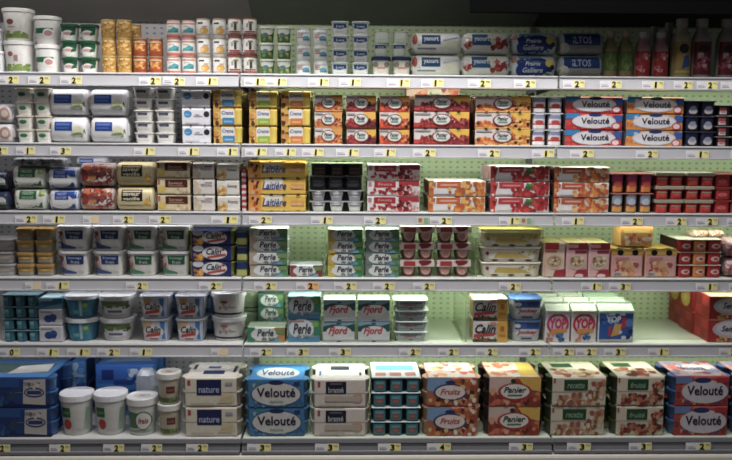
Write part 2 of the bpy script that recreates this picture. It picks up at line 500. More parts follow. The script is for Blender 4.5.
BAYW = ['left', 'middle', 'right']
ORD = ['top', 'second', 'third', 'fourth', 'fifth']
def shelf_unit(k, b):
    x0, x1 = BX[b]+.004, BX[b+1]-.004; z = SH[k]
    deck = k == 5; y0 = DECK_Y if deck else 0.0
    bd = MB(); bd.box(x0, y0+.002, z-.028, x1, BACK-.0235, z, mat('d5d6d2' if b == 0 else 'd3dcc8', .45, var=.04, scale=10), .002, 1)
    rl = MB()
    zt = z+.003; zb = z-.048
    if deck:
        pr = [(y0, z+.003), (y0-.010, z+.003), (y0-.012, z-.012), (y0-.006, z-.014), (y0-.010, z-.043), (y0-.022, z-.044), (y0-.022, z-.054), (y0, z-.056)]
        rl.rings([[(xx, y, zz) for y, zz in pr] for xx in (x0, x1)], mat('8a8a90', .4, var=.05), smooth=False)
    else:
        pr = [(.0015, zt), (-.006, zt), (-.0085, zt-.003), (-.0085, zt-.0065), (-.0045, zt-.008), (-.0085, zb+.003), (-.021, zb+.003), (-.021, zb-.001), (-.003, zb-.002), (.0015, zt-.004)]
        rl.rings([[(x0, y, zz) for y, zz in pr], [(x1, y, zz) for y, zz in pr]], rail_m, smooth=False)
    spec = [Part('shelf_board', bd.mesh('shelf_board')), Part('price_rail', rl.mesh('price_rail'))]
    if not deck:
        for sx in (x0+.02, x1-.02):
            br = MB(); c = mat('8d8f8e', .4); t = .002
            pts = [(.06, z-.029), (BACK-.024, z-.029), (BACK-.024, z-.050), (.08, z-.036)]
            br.rings([[(sx-t, y, zz) for y, zz in reversed(pts)][::-1], [(sx+t, y, zz) for y, zz in reversed(pts)][::-1]], c, smooth=False)
            spec.append(Part('shelf_bracket', br.mesh('shelf_bracket')))
    nm = 'bottom deck' if deck else ORD[k]+' shelf'
    place(spec, 'shelf', (0, 0, 0), 0, check(f'pale metal {nm} with long price rail, {BAYW[b]} bay of the cold case'), 'shelf', 'shelves of the cold case')
for k in range(6):
    for b in range(3): shelf_unit(k, b)

# price tags along the rails: left and right edge in the photo, digit, style
TAGS = [
 [(-3, 19, '2'), (28, 50, '2'), (60, 82, '2'), (139, 161, '2'), (163, 185, '2'), (196, 218, '1'), (244, 266, '1'), (265.5, 287, '1'), (308, 329, '1'), (339, 361, '1'), (387, 410, '1'), (421, 444, '1'), (468, 491, '2'), (514, 536, '2'), (563, 585, '2'), (600, 622, '2'), (642, 664, '1'), (674, 693, '2'), (697, 718, '2'), (721, 742, '2')],
 [(-14, 8, '2'), (16, 35, '1'), (50, 71, '3'), (134, 155, '1'), (178, 199, '1'), (217, 238, '1'), (245, 267, '1'), (275, 296, '1'), (302, 324, '1'), (336, 359, '1'), (374, 396, '1'), (413, 436, '2'), (478, 500, '2'), (532, 554, '1'), (570, 594, '2'), (636, 658, '2'), (686, 709, '1'), (731, 752, '1')],
 [(15, 37, '2'), (43, 65, '1'), (83, 99, ''), (113, 134, '2'), (149, 171, '2'), (211, 238, '1'), (249, 272, '2'), (311, 333, '1'), (364, 386, '2'), (417, 429, 'g'), (430, 452, '2'), (499, 520, '1'), (520.5, 532, 'g'), (562, 584, '1'), (621, 643, '2'), (666, 687, '2'), (696, 718, '2'), (727, 749, '2')],
 [(25, 41, ''), (46, 69, '1'), (126, 148, '2'), (199, 222, '2'), (254, 277, '2'), (296, 319, '2o'), (334, 357, '2'), (373, 395, '2'), (413, 435, '2'), (499, 521, '2'), (581, 602, '1'), (609, 631, '3'), (696, 718, '1'), (729, 750, '1')],
 [(-2, 20, '0'), (37, 59, '1'), (67, 90, '1'), (97, 120, '2'), (130, 152, '1'), (211, 228, ''), (250, 272, '2'), (287, 309, '3'), (329, 351, '3'), (399, 421, '2'), (438, 459, '2'), (476, 498, '2'), (519, 541, '2'), (553, 574.5, '2'), (575.5, 597, '2'), (604, 626, '3'), (648, 669, '1'), (719, 741, '2')],
 [(-12, 10, '2'), (49, 70, '2'), (103, 124, '2'), (141, 162, '2'), (186, 208, '2'), (247, 271, '3'), (315, 339, '3'), (378, 401, '3'), (427, 451, '4'), (509, 533, '3'), (567, 591, '3'), (629, 652, '3'), (686, 711, '2')],
]
NTH = ['first', 'second', 'third', 'fourth', 'fifth', 'sixth', 'seventh', 'eighth', 'ninth', 'tenth', 'eleventh', 'twelfth', 'thirteenth', 'fourteenth', 'fifteenth', 'sixteenth', 'seventeenth', 'eighteenth', 'nineteenth', 'twentieth']
WORDS = {'0': 'zero', '1': 'one', '2': 'two', '3': 'three', '4': 'four'}
TILT = {(3, 9): .07, (3, 1): -.05, (4, 1): .03, (0, 4): .08}
def price_tag(k, i, x0, x1, dg):
    deck = k == 5; Y = (DECK_Y-.0165) if deck else -.0135
    z = SH[k]-(.0285 if deck else .0293)
    yp = 440
    a, b = at(x0, [80, 152, 219, 285, 351, 443][k], Y).x, at(x1, [80, 152, 219, 285, 351, 443][k], Y).x
    w = b-a; h = .030; sf = lambda u, v, o: ((u-.5)*w, -.0006-o, (v-.5)*h)
    card = MB(); card.box(-w/2, -.0006, -h/2, w/2, .0006, h/2, mat('dedcde' if dg != 'g' else 'c9dcc0', .4))
    kids = []
    if dg == 'g':
        A, L = prints([R(.08, .1, .5, .9, 'c9b8a0'), R(.12, .3, .4, .8, 'b86a55'), R(.55, .12, .94, .88, '8fae8a')], sf, w/h)
        kids.append(Part('picture_panel', A.mesh('picture_panel')))
        look = 'small green picture tag'
    else:
        yc = {'o': 'f0b667', '': 'e3cfa6'}.get(dg[1:] if len(dg) > 1 else ('' if dg == '' else 'x'), 'e9e08a')
        q = [R(.50, .03, .98, .97, yc), R(.06, .18, .40, .34, 'a9a7b0'), R(.06, .45, .34, .52, 'b5b2ba')]
        if dg: q += [T(dg[0], .63, .49, .11 if dg[0] == '1' else .19, .80, '12110c', .06, .03), T('95', .86, .72, .16, .26, '7a7444', 0, .0)]
        A, L = prints(q, sf, w/h)
        kids.append(Part('price_panel', A.mesh('price_panel'), [Part('price_digits', L.mesh('price_digits'))] if dg else []))
        look = 'price tag reading '+WORDS[dg[0]] if dg else 'blank cream price tag'
        if dg == '2o': look = 'orange price tag reading two'
    spec = [Part('tag_card', card.mesh('tag_card'), kids)]
    place(spec, 'price_tag', ((a+b)/2, Y, z), 0,
          check(f"{look}, {NTH[i]} from the left on the {'bottom' if deck else ORD[k]} rail"), 'price tag', 'price tags on the '+('bottom' if deck else ORD[k])+' rail',
          rot=(math.radians(-7 if not deck else -8), TILT.get((k, i), random.uniform(-.015, .015)), 0))
for k, row in enumerate(TAGS):
    for i, (a, b, dg) in enumerate(row): price_tag(k, i, a, b, dg)

# ================================================================== row 1 (top shelf)
W = 'e4e2dc'
lg = can
block(tub('d9dadc', 'dcdcda', [R(.1, .1, .9, .45, '6d93b5')], .88, 2.2), 'yoghurt_tub', 'white tub with blue band at the frame edge', 'tub', 0, [(-16, 4)], [72, 46, 29])
bucket_a = tub('dedcd6', 'd6d4cf', [B(.04, .06, .96, .26, ['7f9a45', '6b8a3a', '94a957'], 40, .06), R(.03, .04, .97, .18, '7f9a45'), E(.33, .66, .10, .09, '9c5a55'), R(.45, .40, .60, .62, 'a9837c')], .84, 2.4, .016)
bucket_b = tub('dedcd6', 'd6d4cf', [R(.03, .04, .97, .20, '86a04a'), B(.04, .12, .96, .28, ['7f9a45', '6b8a3a', '94a957'], 30, .05), E(.36, .64, .13, .10, '8a4a4c'), R(.25, .44, .55, .48, 'bba9a4')], .84, 2.4, .016)
block(None, 'yoghurt_bucket', {bucket_a: 'big white tub with grass print', bucket_b: 'big white tub with grass print and red dot'}, 'tub', 0, [(2.5, 33)], [72, 42.5, 9], d=.12, variants=lambda c, k: bucket_a if k == 0 else bucket_b, group='big white tubs with grass print')
block(tub('dfdfda', 'dad9d4', [R(.05, .42, .85, .64, '3d7d5c'), E(.66, .42, .24, .20, 'e6e2dc'), E(.66, .42, .17, .12, 'c58f8f'), P([(.10, .45), (.45, .45), (.40, .62), (.16, .62)], '2f6d4c')], .86, 2.4, .016), 'yoghurt_bucket', 'big white tub with green ribbon print', 'tub', 0, [(34, 60)], [72, 47, 16.5])
block(tub('d9dbd3', '1f5b3c', [R(.03, .60, .97, .98, '1f5b3c'), E(.5, .30, .42, .42, 'dfe0d8'), E(.46, .44, .27, .13, 'c99a97'), P([(.62, .25), (.95, .35), (.95, .62), (.72, .55)], '2c6a48')], .84, 3.0, .012), 'yoghurt_pot', 'small white pot with green lid', 'pot', 0, [(61.5, 79), (80, 98.5)], [72, 56.5, 41, 24.5])
gold = can('c99a3c', [B(.06, .08, .94, .92, ['d8b25a', 'b98427', 'e2c477', 'a97420'], 46, .075), R(.08, .88, .92, .95, 'e6cf8f'), B(.1, .2, .9, .6, ['e0bd62', 'b07d28'], 16, .05)], 'c9b070')
block(gold, 'dessert_pot', 'gold wrapped dessert pot', 'pot', 0, [(101, 116), (116.5, 131.5)], [72, 56.5, 40.5, 20])
place(gold(.058, .058, .067), 'dessert_pot', (at(133, 32, .12).x, .14, SH[0]+.136), 0, check('gold wrapped dessert pot half hidden behind the right gold stack'), 'pot')
for k in range(2):
    place(gold(.058, .058, .067), 'dessert_pot', (at(133, 32, .12).x, .14, SH[0]+.001+.0675*k), 0, check('gold wrapped dessert pot behind the amber pots, '+['on the shelf', 'second up'][k]), 'pot')
block(can('a75a1f', [B(.2, .25, .85, .8, ['d99a3a', 'c97a26', 'e0ac55'], 16, .10), R(.05, .84, .95, .93, 'd3c0a0'), R(.12, .1, .9, .2, 'b8431f'), R(.05, .25, .16, .8, '7e3a14')], 'b89a74'), 'dessert_pot', 'amber and brown dessert pot', 'pot', 0, [(133, 146.5), (148, 163)], [72, 55.5, 38.5])
teal = can(W, [R(.03, .86, .97, .97, 'd98a78'), R(.03, .02, .97, .10, 'd0705c'), P([(.12, .24), (.5, .34), (.86, .26), (.90, .56), (.62, .66), (.40, .50), (.20, .44)], '4aa3a6'), R(.2, .68, .6, .74, 'b9b6b0'), P([(.6, .3), (.86, .26), (.9, .5)], '2f8a92')], 'd8a898', 'cf6f5b')
block(teal, 'yoghurt_pot', 'white pot with teal brush print and red rim', 'pot', 0, [(166, 180.5), (181.5, 195.5)], [72, 55.5, 39, 20.5])
block(can(W, [R(.15, .78, .55, .90, '4d4b55'), E(.62, .32, .30, .24, 'd6a54a'), E(.45, .26, .14, .14, 'e3c178'), R(.55, .58, .85, .64, 'a7a49c'), R(.03, .02, .97, .07, 'b99a84')], 'c9b59a'), 'yoghurt_pot', 'white pot with golden fruit print', 'pot', 0, [(196.5, 210.5), (212, 226)], [72, 55.5, 39, 19])
block(can(W, [R(.03, .02, .97, .10, '8f4038'), R(.50, .30, .68, .80, '4a4848'), R(.28, .52, .42, .80, 'a9a59d'), E(.6, .86, .2, .07, '8f8a4e'), R(.15, .16, .9, .26, 'a8584e')], 'a86a5c', '8f4038'), 'yoghurt_pot', 'white pot with dark upright lettering and maroon rim', 'pot', 0, [(227.5, 241.5), (242.5, 257)], [72, 55.5, 39, 18.5], where='')
block(tub('3f7a3a', 'd8dad2', [R(.02, .72, .98, .98, 'cfd5c6'), E(.5, .70, .46, .22, 'cfd5c6'), E(.42, .52, .22, .16, '54809a'), B(.15, .08, .85, .4, ['b98a4a', '5a9a4a', '3d7a3a', 'c9a56a'], 16, .11)], .88, 2.3, .010), 'yoghurt_pot', 'round green pot with white top', 'pot', 0, [(259, 274.5), (276, 291.5)], [72, 57.5, 43, 27])
block(can('dedfdb', [R(.1, .62, .5, .68, 'b5605a'), R(.1, .48, .45, .54, 'b5605a'), R(.1, .34, .5, .40, 'b5605a'), E(.68, .30, .24, .20, '5d97b0'), P([(.45, .1), (.92, .1), (.92, .24), (.5, .2)], '3e7fa3'), R(.1, .76, .9, .84, 'c3ccd0')], 'cfd2ce'), 'yoghurt_pot', 'slim white pot with red text lines and blue patch', 'pot', 0, [(296, 311), (313, 328)], [72, 58.5, 44, 28.5], where='')
block(tub('dfe2dd', 'c9d2ce', [P([(.08, .50), (.10, .94), (.88, .90), (.94, .56), (.5, .40)], '2d4f86'), T('Lou', .5, .68, .5, .26, 'c9d6e6', .2, .02), R(.2, .1, .8, .16, 'c6cac4')], .86, 4, .008), 'cream_cheese_tub', 'square white tub with navy label', 'tub', 0, [(331, 349), (351, 370)], [72.3, 60, 47.5, 35.5, 21])
block(tub('d8d6cc', '2b3f6a', [E(.5, .45, .42, .34, 'd9cfc0'), R(.25, .40, .75, .52, 'c08a84'), E(.18, .7, .16, .2, '8c857a'), E(.82, .7, .16, .2, '8c857a')], .88, 4, .016), 'cream_cheese_tub', 'cream tub with wide navy lid', 'tub', 0, [(371.5, 391), (392, 411.5)], [73, 56.5])
zb = SH[0]+(at(390, 56.5, .028).z-SH[0])+.001
block(tub('cfd8ca', 'ccd6c6', [P([(.06, .62), (.94, .66), (.86, .98), (.10, .98)], '38598c'), T('Lou', .5, .80, .45, .2, 'c9d6e6', .2)], .86, 4, .006), 'cream_cheese_tub', 'pale green tub with navy band, resting on cream tubs', 'tub', 0, [(372.5, 389), (392, 407)], [56.5, 43.5], base=zb, where='')
zc = zb+(at(390, 43.5, .028).z-SH[0]-(zb-SH[0]))+.001
block(tub('c4cfbe', 'cdd8c6', [R(.1, .2, .9, .26, 'b9c4b4')], 1.10, 3.2, .004), 'cream_cheese_tub', 'plain pale green tub, uppermost above navy bands', 'tub', 0, [(374, 390.5), (393, 408.5)], [43.5, 31.5], base=zc, where='')

def log(pr, base='e0e1dc'): return pillow(base, pr)
yao = log([R(.19, .44, .57, .88, '2a5680'), T('yaourt', .38, .66, .30, .26, 'd4e2ec', 0, .02), R(.10, .20, .48, .26, '7d8496'), E(.80, .40, .16, .24, 'd5d6bf'), P([(.62, .62), (.95, .78), (.9, .9), (.66, .8)], 'c6d2da'), E(.05, .68, .05, .26, 'b4493e'), R(.12, .36, .16, .40, '8a90a0')])
block(yao, 'yoghurt_multipack', 'white film multipack with blue panel and cream swirl', 'yoghurt pack', 0, [(412, 461)], [73.3, 53, 32.5], d=.11, group='white film multipacks with swirl')
place(yao(.185, .10, .08), 'yoghurt_multipack', (at(433, 30, .14).x, .20, SH[0]+.002+.092), 0, check('white film multipack half hidden behind the swirl packs, top row'), 'yoghurt pack')
place(yao(.185, .10, .088), 'yoghurt_multipack', (at(433, 30, .14).x, .20, SH[0]+.001), 0, check('white film multipack at the back, beneath the half hidden one'), 'yoghurt pack')
block(log([R(.18, .40, .58, .92, '2a5f8c'), T('yaourt', .38, .66, .32, .28, 'd4e2ec', 0, .02), B(.60, .25, .96, .8, ['a83a34', '8f2c2c', 'd9cfc0', 'c45a48'], 14, .15), B(.02, .3, .16, .9, ['b4493e', 'a03830', 'd8c9b8'], 8, .14), E(.6, .82, .1, .14, 'd5d6bf')]), 'yoghurt_multipack', 'white film multipack with red fruit', 'yoghurt pack', 0, [(462.5, 510)], [73.5, 53, 32.5], d=.11)
block(log([E(.46, .40, .46, .52, '1d3f86'), E(.42, .30, .34, .40, '22489a'), T('Prairie', .46, .60, .34, .20, 'dfe6ee', .2), T('Galliere', .46, .30, .46, .24, 'e6ecf2', .2), R(.14, .84, .66, .93, '5fa0bc'), E(.84, .62, .10, .18, 'd9c24a'), E(.90, .42, .05, .12, '2c2f3a'), E(.05, .8, .05, .16, 'c48a74')], 'c9d3da'), 'yoghurt_multipack', 'blue film multipack with yellow flower', 'yoghurt pack', 0, [(511.5, 555.5)], [74, 53.5, 32.5], d=.11)
block(log([R(.10, .40, .97, .92, '1f4684'), P([(.10, .40), (.34, .40), (.24, .92), (.10, .92)], '3f7fb0'), T('ILTOS', .50, .64, .42, .34, 'b7c6d8', 0, .02), E(.10, .25, .12, .26, 'd6d7c4'), E(.60, .16, .34, .18, 'a8a4a0')], 'aab3b6'), 'yoghurt_multipack', 'grey film multipack with navy band', 'yoghurt pack', 0, [(558, 602)], [75, 53.5, 32.5], d=.11)

block(bottle('9a9a62', [R(.02, .02, .98, .18, 'a58a5a'), R(.02, .20, .98, .88, '5d7a30'), B(.1, .25, .9, .8, ['6f8c3c', '4e6a28', '8aa050'], 14, .12), R(.02, .90, .98, .99, 'b08f6a')], 'b9a98f'), 'drink_bottle', 'slim green labelled drink bottle', 'bottle', 0, [(604, 617.5), (619, 633)], [76, 30.5], d=.06)
block(bottle('c99a98', [R(.02, .02, .98, .92, 'b5262e'), B(.1, .1, .9, .85, ['e0b4b0', 'd05a58', 'c8383c'], 16, .07)], 'c8c6c2'), 'drink_bottle', 'slim red labelled drink bottle', 'bottle', 0, [(636, 650.5), (653, 668.5)], [76.5, 32], d=.06)
tb_y = bottle('c4b996', [R(.02, .05, .98, .98, 'b59a45'), E(.5, .78, .26, .14, '2a2740'), P([(.4, .2), (.85, .3), (.75, .62), (.5, .55)], '3f5fa0'), R(.1, .1, .9, .16, 'd5c06a')], 'b4b2ae')
tb_r = bottle('b0a4a4', [R(.02, .05, .98, .98, '7c1f30'), E(.5, .78, .32, .12, '3a1020'), B(.15, .15, .85, .62, ['c9a0a8', 'a04a58', '5f1524', 'b06a74'], 14, .07)], 'b4b2ae')
block(None, 'drink_bottle', {tb_y: 'tall yellow labelled drink bottle', tb_r: 'tall maroon labelled drink bottle'}, 'bottle', 0, [(673, 691.5), (693, 711.5), (718, 736.5)], [77, 18.5], d=.078, variants=lambda c, k: tb_y if c == 0 else tb_r, group='tall drink bottles')
grey_b = bottle('8d8c88', [R(.05, .1, .95, .9, '6a655c')], '9a9894')
for j, (x, yt) in enumerate([(668, 22.5), (657, 26)]):
    h = at(x, yt, .20+.06*j).z-SH[0]
    place(grey_b(.058, .058, h-.001), 'drink_bottle', (at(x, 50, .2).x+.01*j, .20+.07*j, SH[0]+.0006), 0, check(['grey capped bottle standing just behind the yellow labelled bottle', 'grey capped bottle farthest back behind the red bottles'][j]), 'bottle', 'bottles at the back of the top shelf')

# ================================================================== row 2
block(pillow('cfccd0', [R(.1, .3, .9, .7, 'b9b4bd'), E(.84, .5, .16, .34, 'b08a78'), E(.84, .5, .09, .2, 'd3c5bd')], 3.5), 'yoghurt_multipack', 'pale lilac pack with brown ring at the edge', 'yoghurt pack', 1, [(-22, 13.5)], [142.6, 123, 104])
block(tub('e3e1d8', 'd6cdb4', [E(.44, .56, .26, .20, '3f8a5c'), R(.30, .50, .58, .60, '2c7349'), R(.2, .18, .8, .24, 'd3d0c6')], .84, 4.5, .007), 'yoghurt_cup', 'square white cup with green oval', 'cup', 1, [(14.5, 32), (33.5, 51)], [142.4, 128.5, 114.5, 100.5, 88])
wp = pillow('dcdcde', [R(.16, .46, .62, .80, '2a4f9c'), R(.20, .66, .56, .74, '5a7cc0'), R(.20, .52, .54, .60, '4a6cb4'), E(.78, .44, .15, .20, 'd8d6b8'), P([(.55, .28), (.9, .3), (.96, .42), (.7, .38)], '7c9a62'), P([(.85, .2), (.97, .3), (.95, .55), (.9, .4)], '3d6a4a'), R(.02, .6, .07, .8, 'c06a58')], 2.6)
block(wp, 'yoghurt_multipack', 'white pillow pack with blue panel and flower', 'yoghurt pack', 1, [(52, 88), (90, 129)], [142.5, 114.5, 89], d=.13)
block(tub('e3e1dc', 'd9d6cc', [R(.18, .54, .72, .84, '4a4a66'), R(.26, .62, .62, .70, '8a8aa0'), R(.14, .2, .84, .26, 'cfccc4')], .86, 5, .006), 'yoghurt_cup', 'square white cup with slate lettering', 'cup', 1, [(133, 152.5), (154, 174.5)], [142.6, 131.5, 121, 109.5, 98, 87.5])
block(sleeve('d7d7dc', [E(.20, .66, .14, .20, '3f8fc0'), R(.08, .58, .26, .66, '7ab4d6'), R(.40, .50, .72, .56, '9a9aa4'), E(.86, .66, .10, .16, '34303a'), R(.1, .12, .6, .18, 'bcbcc4'), R(.45, .62, .62, .66, 'b0b0b8')], 'dcdad6', notch=[.3, .8]), 'yoghurt_multipack', 'white sleeve pack with blue spot and black cow', 'yoghurt pack', 1, [(181, 211.5)], [142.6, 124.5, 107.5, 90], d=.24)
yp = lambda c2, c3: sleeve('d9b23c', [R(0, 0, .25, 1, 'c9a038'), B(.03, .1, .20, .8, ['c98a3a', '8a4a22', 'd9b860', '5f3a20'], 9, .15), R(.26, .40, .74, .94, 'd8d4cc'), T('Crema', .5, .74, .40, .22, '5f7aa8', .2), R(.32, .10, .74, .46, c2), R(.38, .2, .68, .3, c3), R(.84, .1, .97, .9, 'd8c43a')], 'd9c27a', notch=[.25, .75])
block(yp('3f86b8', '7fb4d2'), 'yoghurt_multipack', 'yellow sleeve pack with blue flavour label', 'yoghurt pack', 1, [(212.5, 243)], [142.6, 124.5, 107.5, 90], d=.24)
block(yp('8fae3a', 'b8cc6a'), 'yoghurt_multipack', 'yellow sleeve pack with green flavour label', 'yoghurt pack', 1, [(248, 278)], [143, 125, 107.5, 91], d=.24)
block(yp('cf7a3a', 'e0a870'), 'yoghurt_multipack', 'yellow sleeve pack with orange flavour label', 'yoghurt pack', 1, [(280, 311)], [143, 125, 107.5, 91], d=.24)
def basket(base, f1, f2, corner='e0b03a', txt='Panier', big=False):
    ow = .155 if big else .23
    q = [R(0, 0, 1, 1, base), R(0, .34, .66, 1, 'd2cac6'), R(.52, 0, 1, .40, f2[0]), B(.64, .40, .97, .62, ['d0c4bc', f2[1]], 6, .10), P([(.58, 1), (1, 1), (1, .58), (.82, .46)], corner), B(.01, .06, .34, .38, f1, 14, .12), B(.05, .34, .30, .56, f1+['6a3a2a'], 8, .11), B(.66, .04, .99, .46, f2+['5a2a22'], 16, .12), R(0, 0, 1, .10, f1[2]),
         B(.02, .04, .98, .16, f2+f1, 12, .06), B(.70, .48, .95, .60, f2, 5, .09), R(.02, .82, .30, .92, 'a39a98'), E(.5, .52, ow+.03, .36, '8f3a36'), E(.5, .53, ow, .30, 'cdcfca'), T(txt, .5, .62, ow*1.3, .24, '3d4a48', .25), R(.5-ow*.55, .36, .5+ow*.55, .46, '7f968a')]
    return sleeve(base, q, 'c9a088', notch=[.2, .4, .6, .8] if big else None, side='2a1210')
org = ['c9763a', 'b85a34', 'd0985a']; red = ['a83434', 'b84a40', '8a2a2c']; pur = ['5a2a34', '7a3a3a', '4a2028']
block(basket('c9742e', org, ['c95a28', '8f3a1f', 'd98a3a'], 'd99a3a'), 'yoghurt_multipack', 'orange fruit pack with white oval emblem', 'yoghurt pack', 1, [(313.5, 343)], [143.3, 126.5, 110.5, 95], d=.24)
block(basket('c2453a', red, pur), 'yoghurt_multipack', 'red and purple fruit pack with white oval', 'yoghurt pack', 1, [(345.5, 377)], [143.5, 127, 111, 95.5], d=.24)
block(basket('c8502e', ['c9452a', 'd8602f', 'b83a2a'], ['b5302a', 'cf5a30', 'd98a4a']), 'yoghurt_multipack', 'vermilion fruit pack with white oval', 'yoghurt pack', 1, [(378.5, 410.5)], [143.7, 127, 111.5, 96], d=.24)
lb1 = basket('c2403c', red, ['98303a', '7a2430', 'b8584a'], 'e0b430', big=True)
block(lb1, 'yoghurt_multipack', 'long strawberry fruit pack with white oval', 'yoghurt pack', 1, [(413, 470.5)], [144, 127.5, 111, 95], d=.24)
rb = sleeve('d9c4a8', [B(.05, .1, .45, .9, ['c94a30', 'd87a3a', 'e0b080'], 16, .22), R(.40, .1, .66, .9, 'cfd8b8'), T('Panier', .53, .5, .2, .4, '5a7a58', .2), B(.68, .1, .97, .9, ['c9502e', 'b83a2a', 'd98a4a'], 12, .22)], 'c9a088')
for k in range(4):
    lab = 'fruit print pack standing behind the long strawberry packs, '+LAYER[4][k]+' of four'
    place(rb(.235, .10, (at(433, 88.0, .29).z-SH[1])/4), 'yoghurt_multipack', (at(433, 90, .29).x, .335, SH[1]+.0006+k*(at(433, 88.0, .29).z-SH[1])/4), 0, check(lab), 'yoghurt pack', 'packs behind the long strawberry packs')
block(basket('d0703a', ['d98a2f', 'c9602a', 'e0a850'], ['d99a3a', 'c9702a', 'e0b860'], 'e0b430', big=True), 'yoghurt_multipack', 'long peach fruit pack with white oval', 'yoghurt pack', 1, [(474, 531.5)], [144.3, 128, 111.5, 96], d=.24)
block(cups(2, 'c8ccd6', 'ddd9da', [R(.02, .72, .98, .97, '8a93b8'), R(.02, .40, .98, .74, 'd8cfd2'), E(.5, .5, .34, .14, 'b8474a'), R(.02, .28, .98, .40, 'bf3b34'), R(.02, .02, .98, .28, 'e0dedf')], gap=.84, sq=4, taper=.9, holder='17161a'), 'yoghurt_cup_pack', 'pair of red and white cups under one foil', 'yoghurt pack', 1, [(531.5, 564)], [145, 128.8, 112.5, 96.5], d=.24)
def velo(base, f1, top=None, big=False, nl=1):
    q = [R(0, 0, 1, .24, f1[0]), B(.0, .05, .35, .6, f1, 12, .15), B(.6, .02, .98, .35, f1, 10, .14), P([(0, .62), (.22, .70), (.26, 1), (0, 1)], '3a86bf'), P([(.84, .5), (1, .45), (1, .86), (.86, .9)], '3a62a8'),
         B(.12, .15, .85, .88, ['c4c0c8', 'cfccd2', 'b8aeb4'], 14, .12), E(.50, .50, .39, .43, 'c9c5cb'), E(.50, .50, .36, .38, 'd6d3d8'), E(.52, .88, .12, .10, '2d3f7a'), T('Velouté', .52, .53, .50, .38, '2a2a45', 0, .02), E(.89, .22, .085, .22, 'c94a4e'), E(.89, .22, .06, .15, 'e0ccd0')]
    return sleeve(base, q, 'b8c2d6', tops=top, nl=nl, side='2f3a5a')
block(velo('c9433c', ['bf2f34', 'd0503f', 'a82a30']), 'yoghurt_multipack', 'long red pack lettered in dark blue', 'yoghurt pack', 1, [(564.5, 623.5)], [146, 129.5, 113, 96.5], d=.24)
block(velo('d9913f', ['d98a2a', 'c9702a', 'e0a850']), 'yoghurt_multipack', 'long orange pack lettered in dark blue', 'yoghurt pack', 1, [(625.5, 684)], [146.3, 130, 113.5, 97], d=.24)
block(cups(2, '3f4560', '1b1d2c', [R(.02, .05, .98, .95, '1f2440'), E(.5, .35, .34, .26, 'b7b4b8'), E(.5, .55, .26, .2, '8a8fae'), R(.30, .12, .70, .22, 'c9b9a8')], gap=.9, sq=4, taper=.92, holder='17161a'), 'yoghurt_cup_pack', 'pair of navy cups under one foil', 'yoghurt pack', 1, [(685.5, 716.5)], [146.6, 131.5, 116.5, 100.5], d=.24)
block(cups(2, '8a8a8c', '1d1a1e', lambda i: [R(.02, .05, .98, .95, '2a1a20')]+([R(.1, .5, .6, .92, 'a04048'), R(.1, .08, .6, .48, 'c9b8b8'), R(.15, .3, .55, .4, '9a3a3c')] if i == 0 else []), gap=.9, sq=4, taper=.94, holder='17161a'), 'yoghurt_cup_pack', 'black cups with red and white label at right edge', 'yoghurt pack', 1, [(717, 748)], [147, 136, 125.5, 115, 105], where='', d=.24)

# ================================================================== row 3
block(pillow('3a4058', [R(.5, .55, .95, .95, '39465f'), R(.4, .05, .98, .40, '27304d'), E(.8, .5, .14, .2, 'c4c4cc'), R(.5, .3, .95, .42, '7d9a5f')], 3.5), 'yoghurt_multipack', 'dark blue pack cut off at the edge', 'yoghurt pack', 2, [(-20, 10)], [210.6, 191, 171])
block(pillow('ccd0c6', [R(.04, .10, .96, .36, '3f6a45'), E(.44, .46, .42, .44, 'd6d6cf'), R(.20, .52, .72, .92, '2c6e42'), T('YAOURT', .46, .80, .36, .13, 'b7d0bb', 0, .01), T('BRASSÉ', .46, .62, .36, .13, 'b7d0bb', 0, .01), R(.8, .72, .96, .95, '8fae5a'), R(.02, .6, .08, .95, 'b48a80')], 3.2), 'yoghurt_multipack', 'white pack with green label', 'yoghurt pack', 2, [(15, 47.5)], [210.3, 188.8, 166.5], d=.12)
bl = pillow('ccd0da', [R(.04, .06, .96, .30, '2f4a94'), R(.30, .60, .98, .98, '2c56a8'), E(.44, .42, .40, .36, 'd8d8d8'), R(.22, .52, .68, .90, '274a9c'), T('YAOURT', .45, .80, .34, .13, 'b7c4e0', 0, .01), T('NATURE', .45, .62, .34, .13, 'b7c4e0', 0, .01), R(.02, .55, .08, .95, 'b48a80')], 3.2)
hb_ = block(bl, 'yoghurt_multipack', 'white pack with royal blue label', 'yoghurt pack', 2, [(50, 80)], [210.4, 188.8, 167.5], d=.12)
place(pillow('d8dbe6', [R(.1, .3, .55, .8, '3d5fae'), R(.12, .45, .5, .58, 'aab8dc')], 3.2)(.125, .11, .040), 'yoghurt_multipack', (at(82, 160, .05).x, .21, SH[2]+.1745), .1, check('white pack with blue print lying on the dark flower pack'), 'yoghurt pack')
place(pillow('9b9da0', [B(.05, .1, .95, .9, ['6d7073', 'b9bcc0', '84878a', '4d5052'], 40, .22)], 3.5, .12)(.205, .10, .036), 'film_pack', (at(40, 160, .05).x, .075, SH[2]+.1765), .0, check('shiny silver film pack lying across the green and blue label packs'), 'pack')
block(pillow('b9a8a2', [R(.02, .02, .98, .98, '8c3f34'), B(.04, .05, .96, .95, ['a83c30', 'c96a3a', '7a2c28', 'd08a4a', 'b5503a'], 46, .15), P([(.14, .30), (.30, .78), (.74, .82), (.90, .44), (.72, .22), (.3, .18)], 'd3d2d4'), T('Secret', .5, .54, .5, .16, '7a6a78', .25), R(.4, .72, .56, .78, 'b03a34')], 3.2), 'yoghurt_multipack', 'pack with red flowers around silver centre', 'yoghurt pack', 2, [(81, 116.5)], [210.4, 186.5, 163], d=.12)
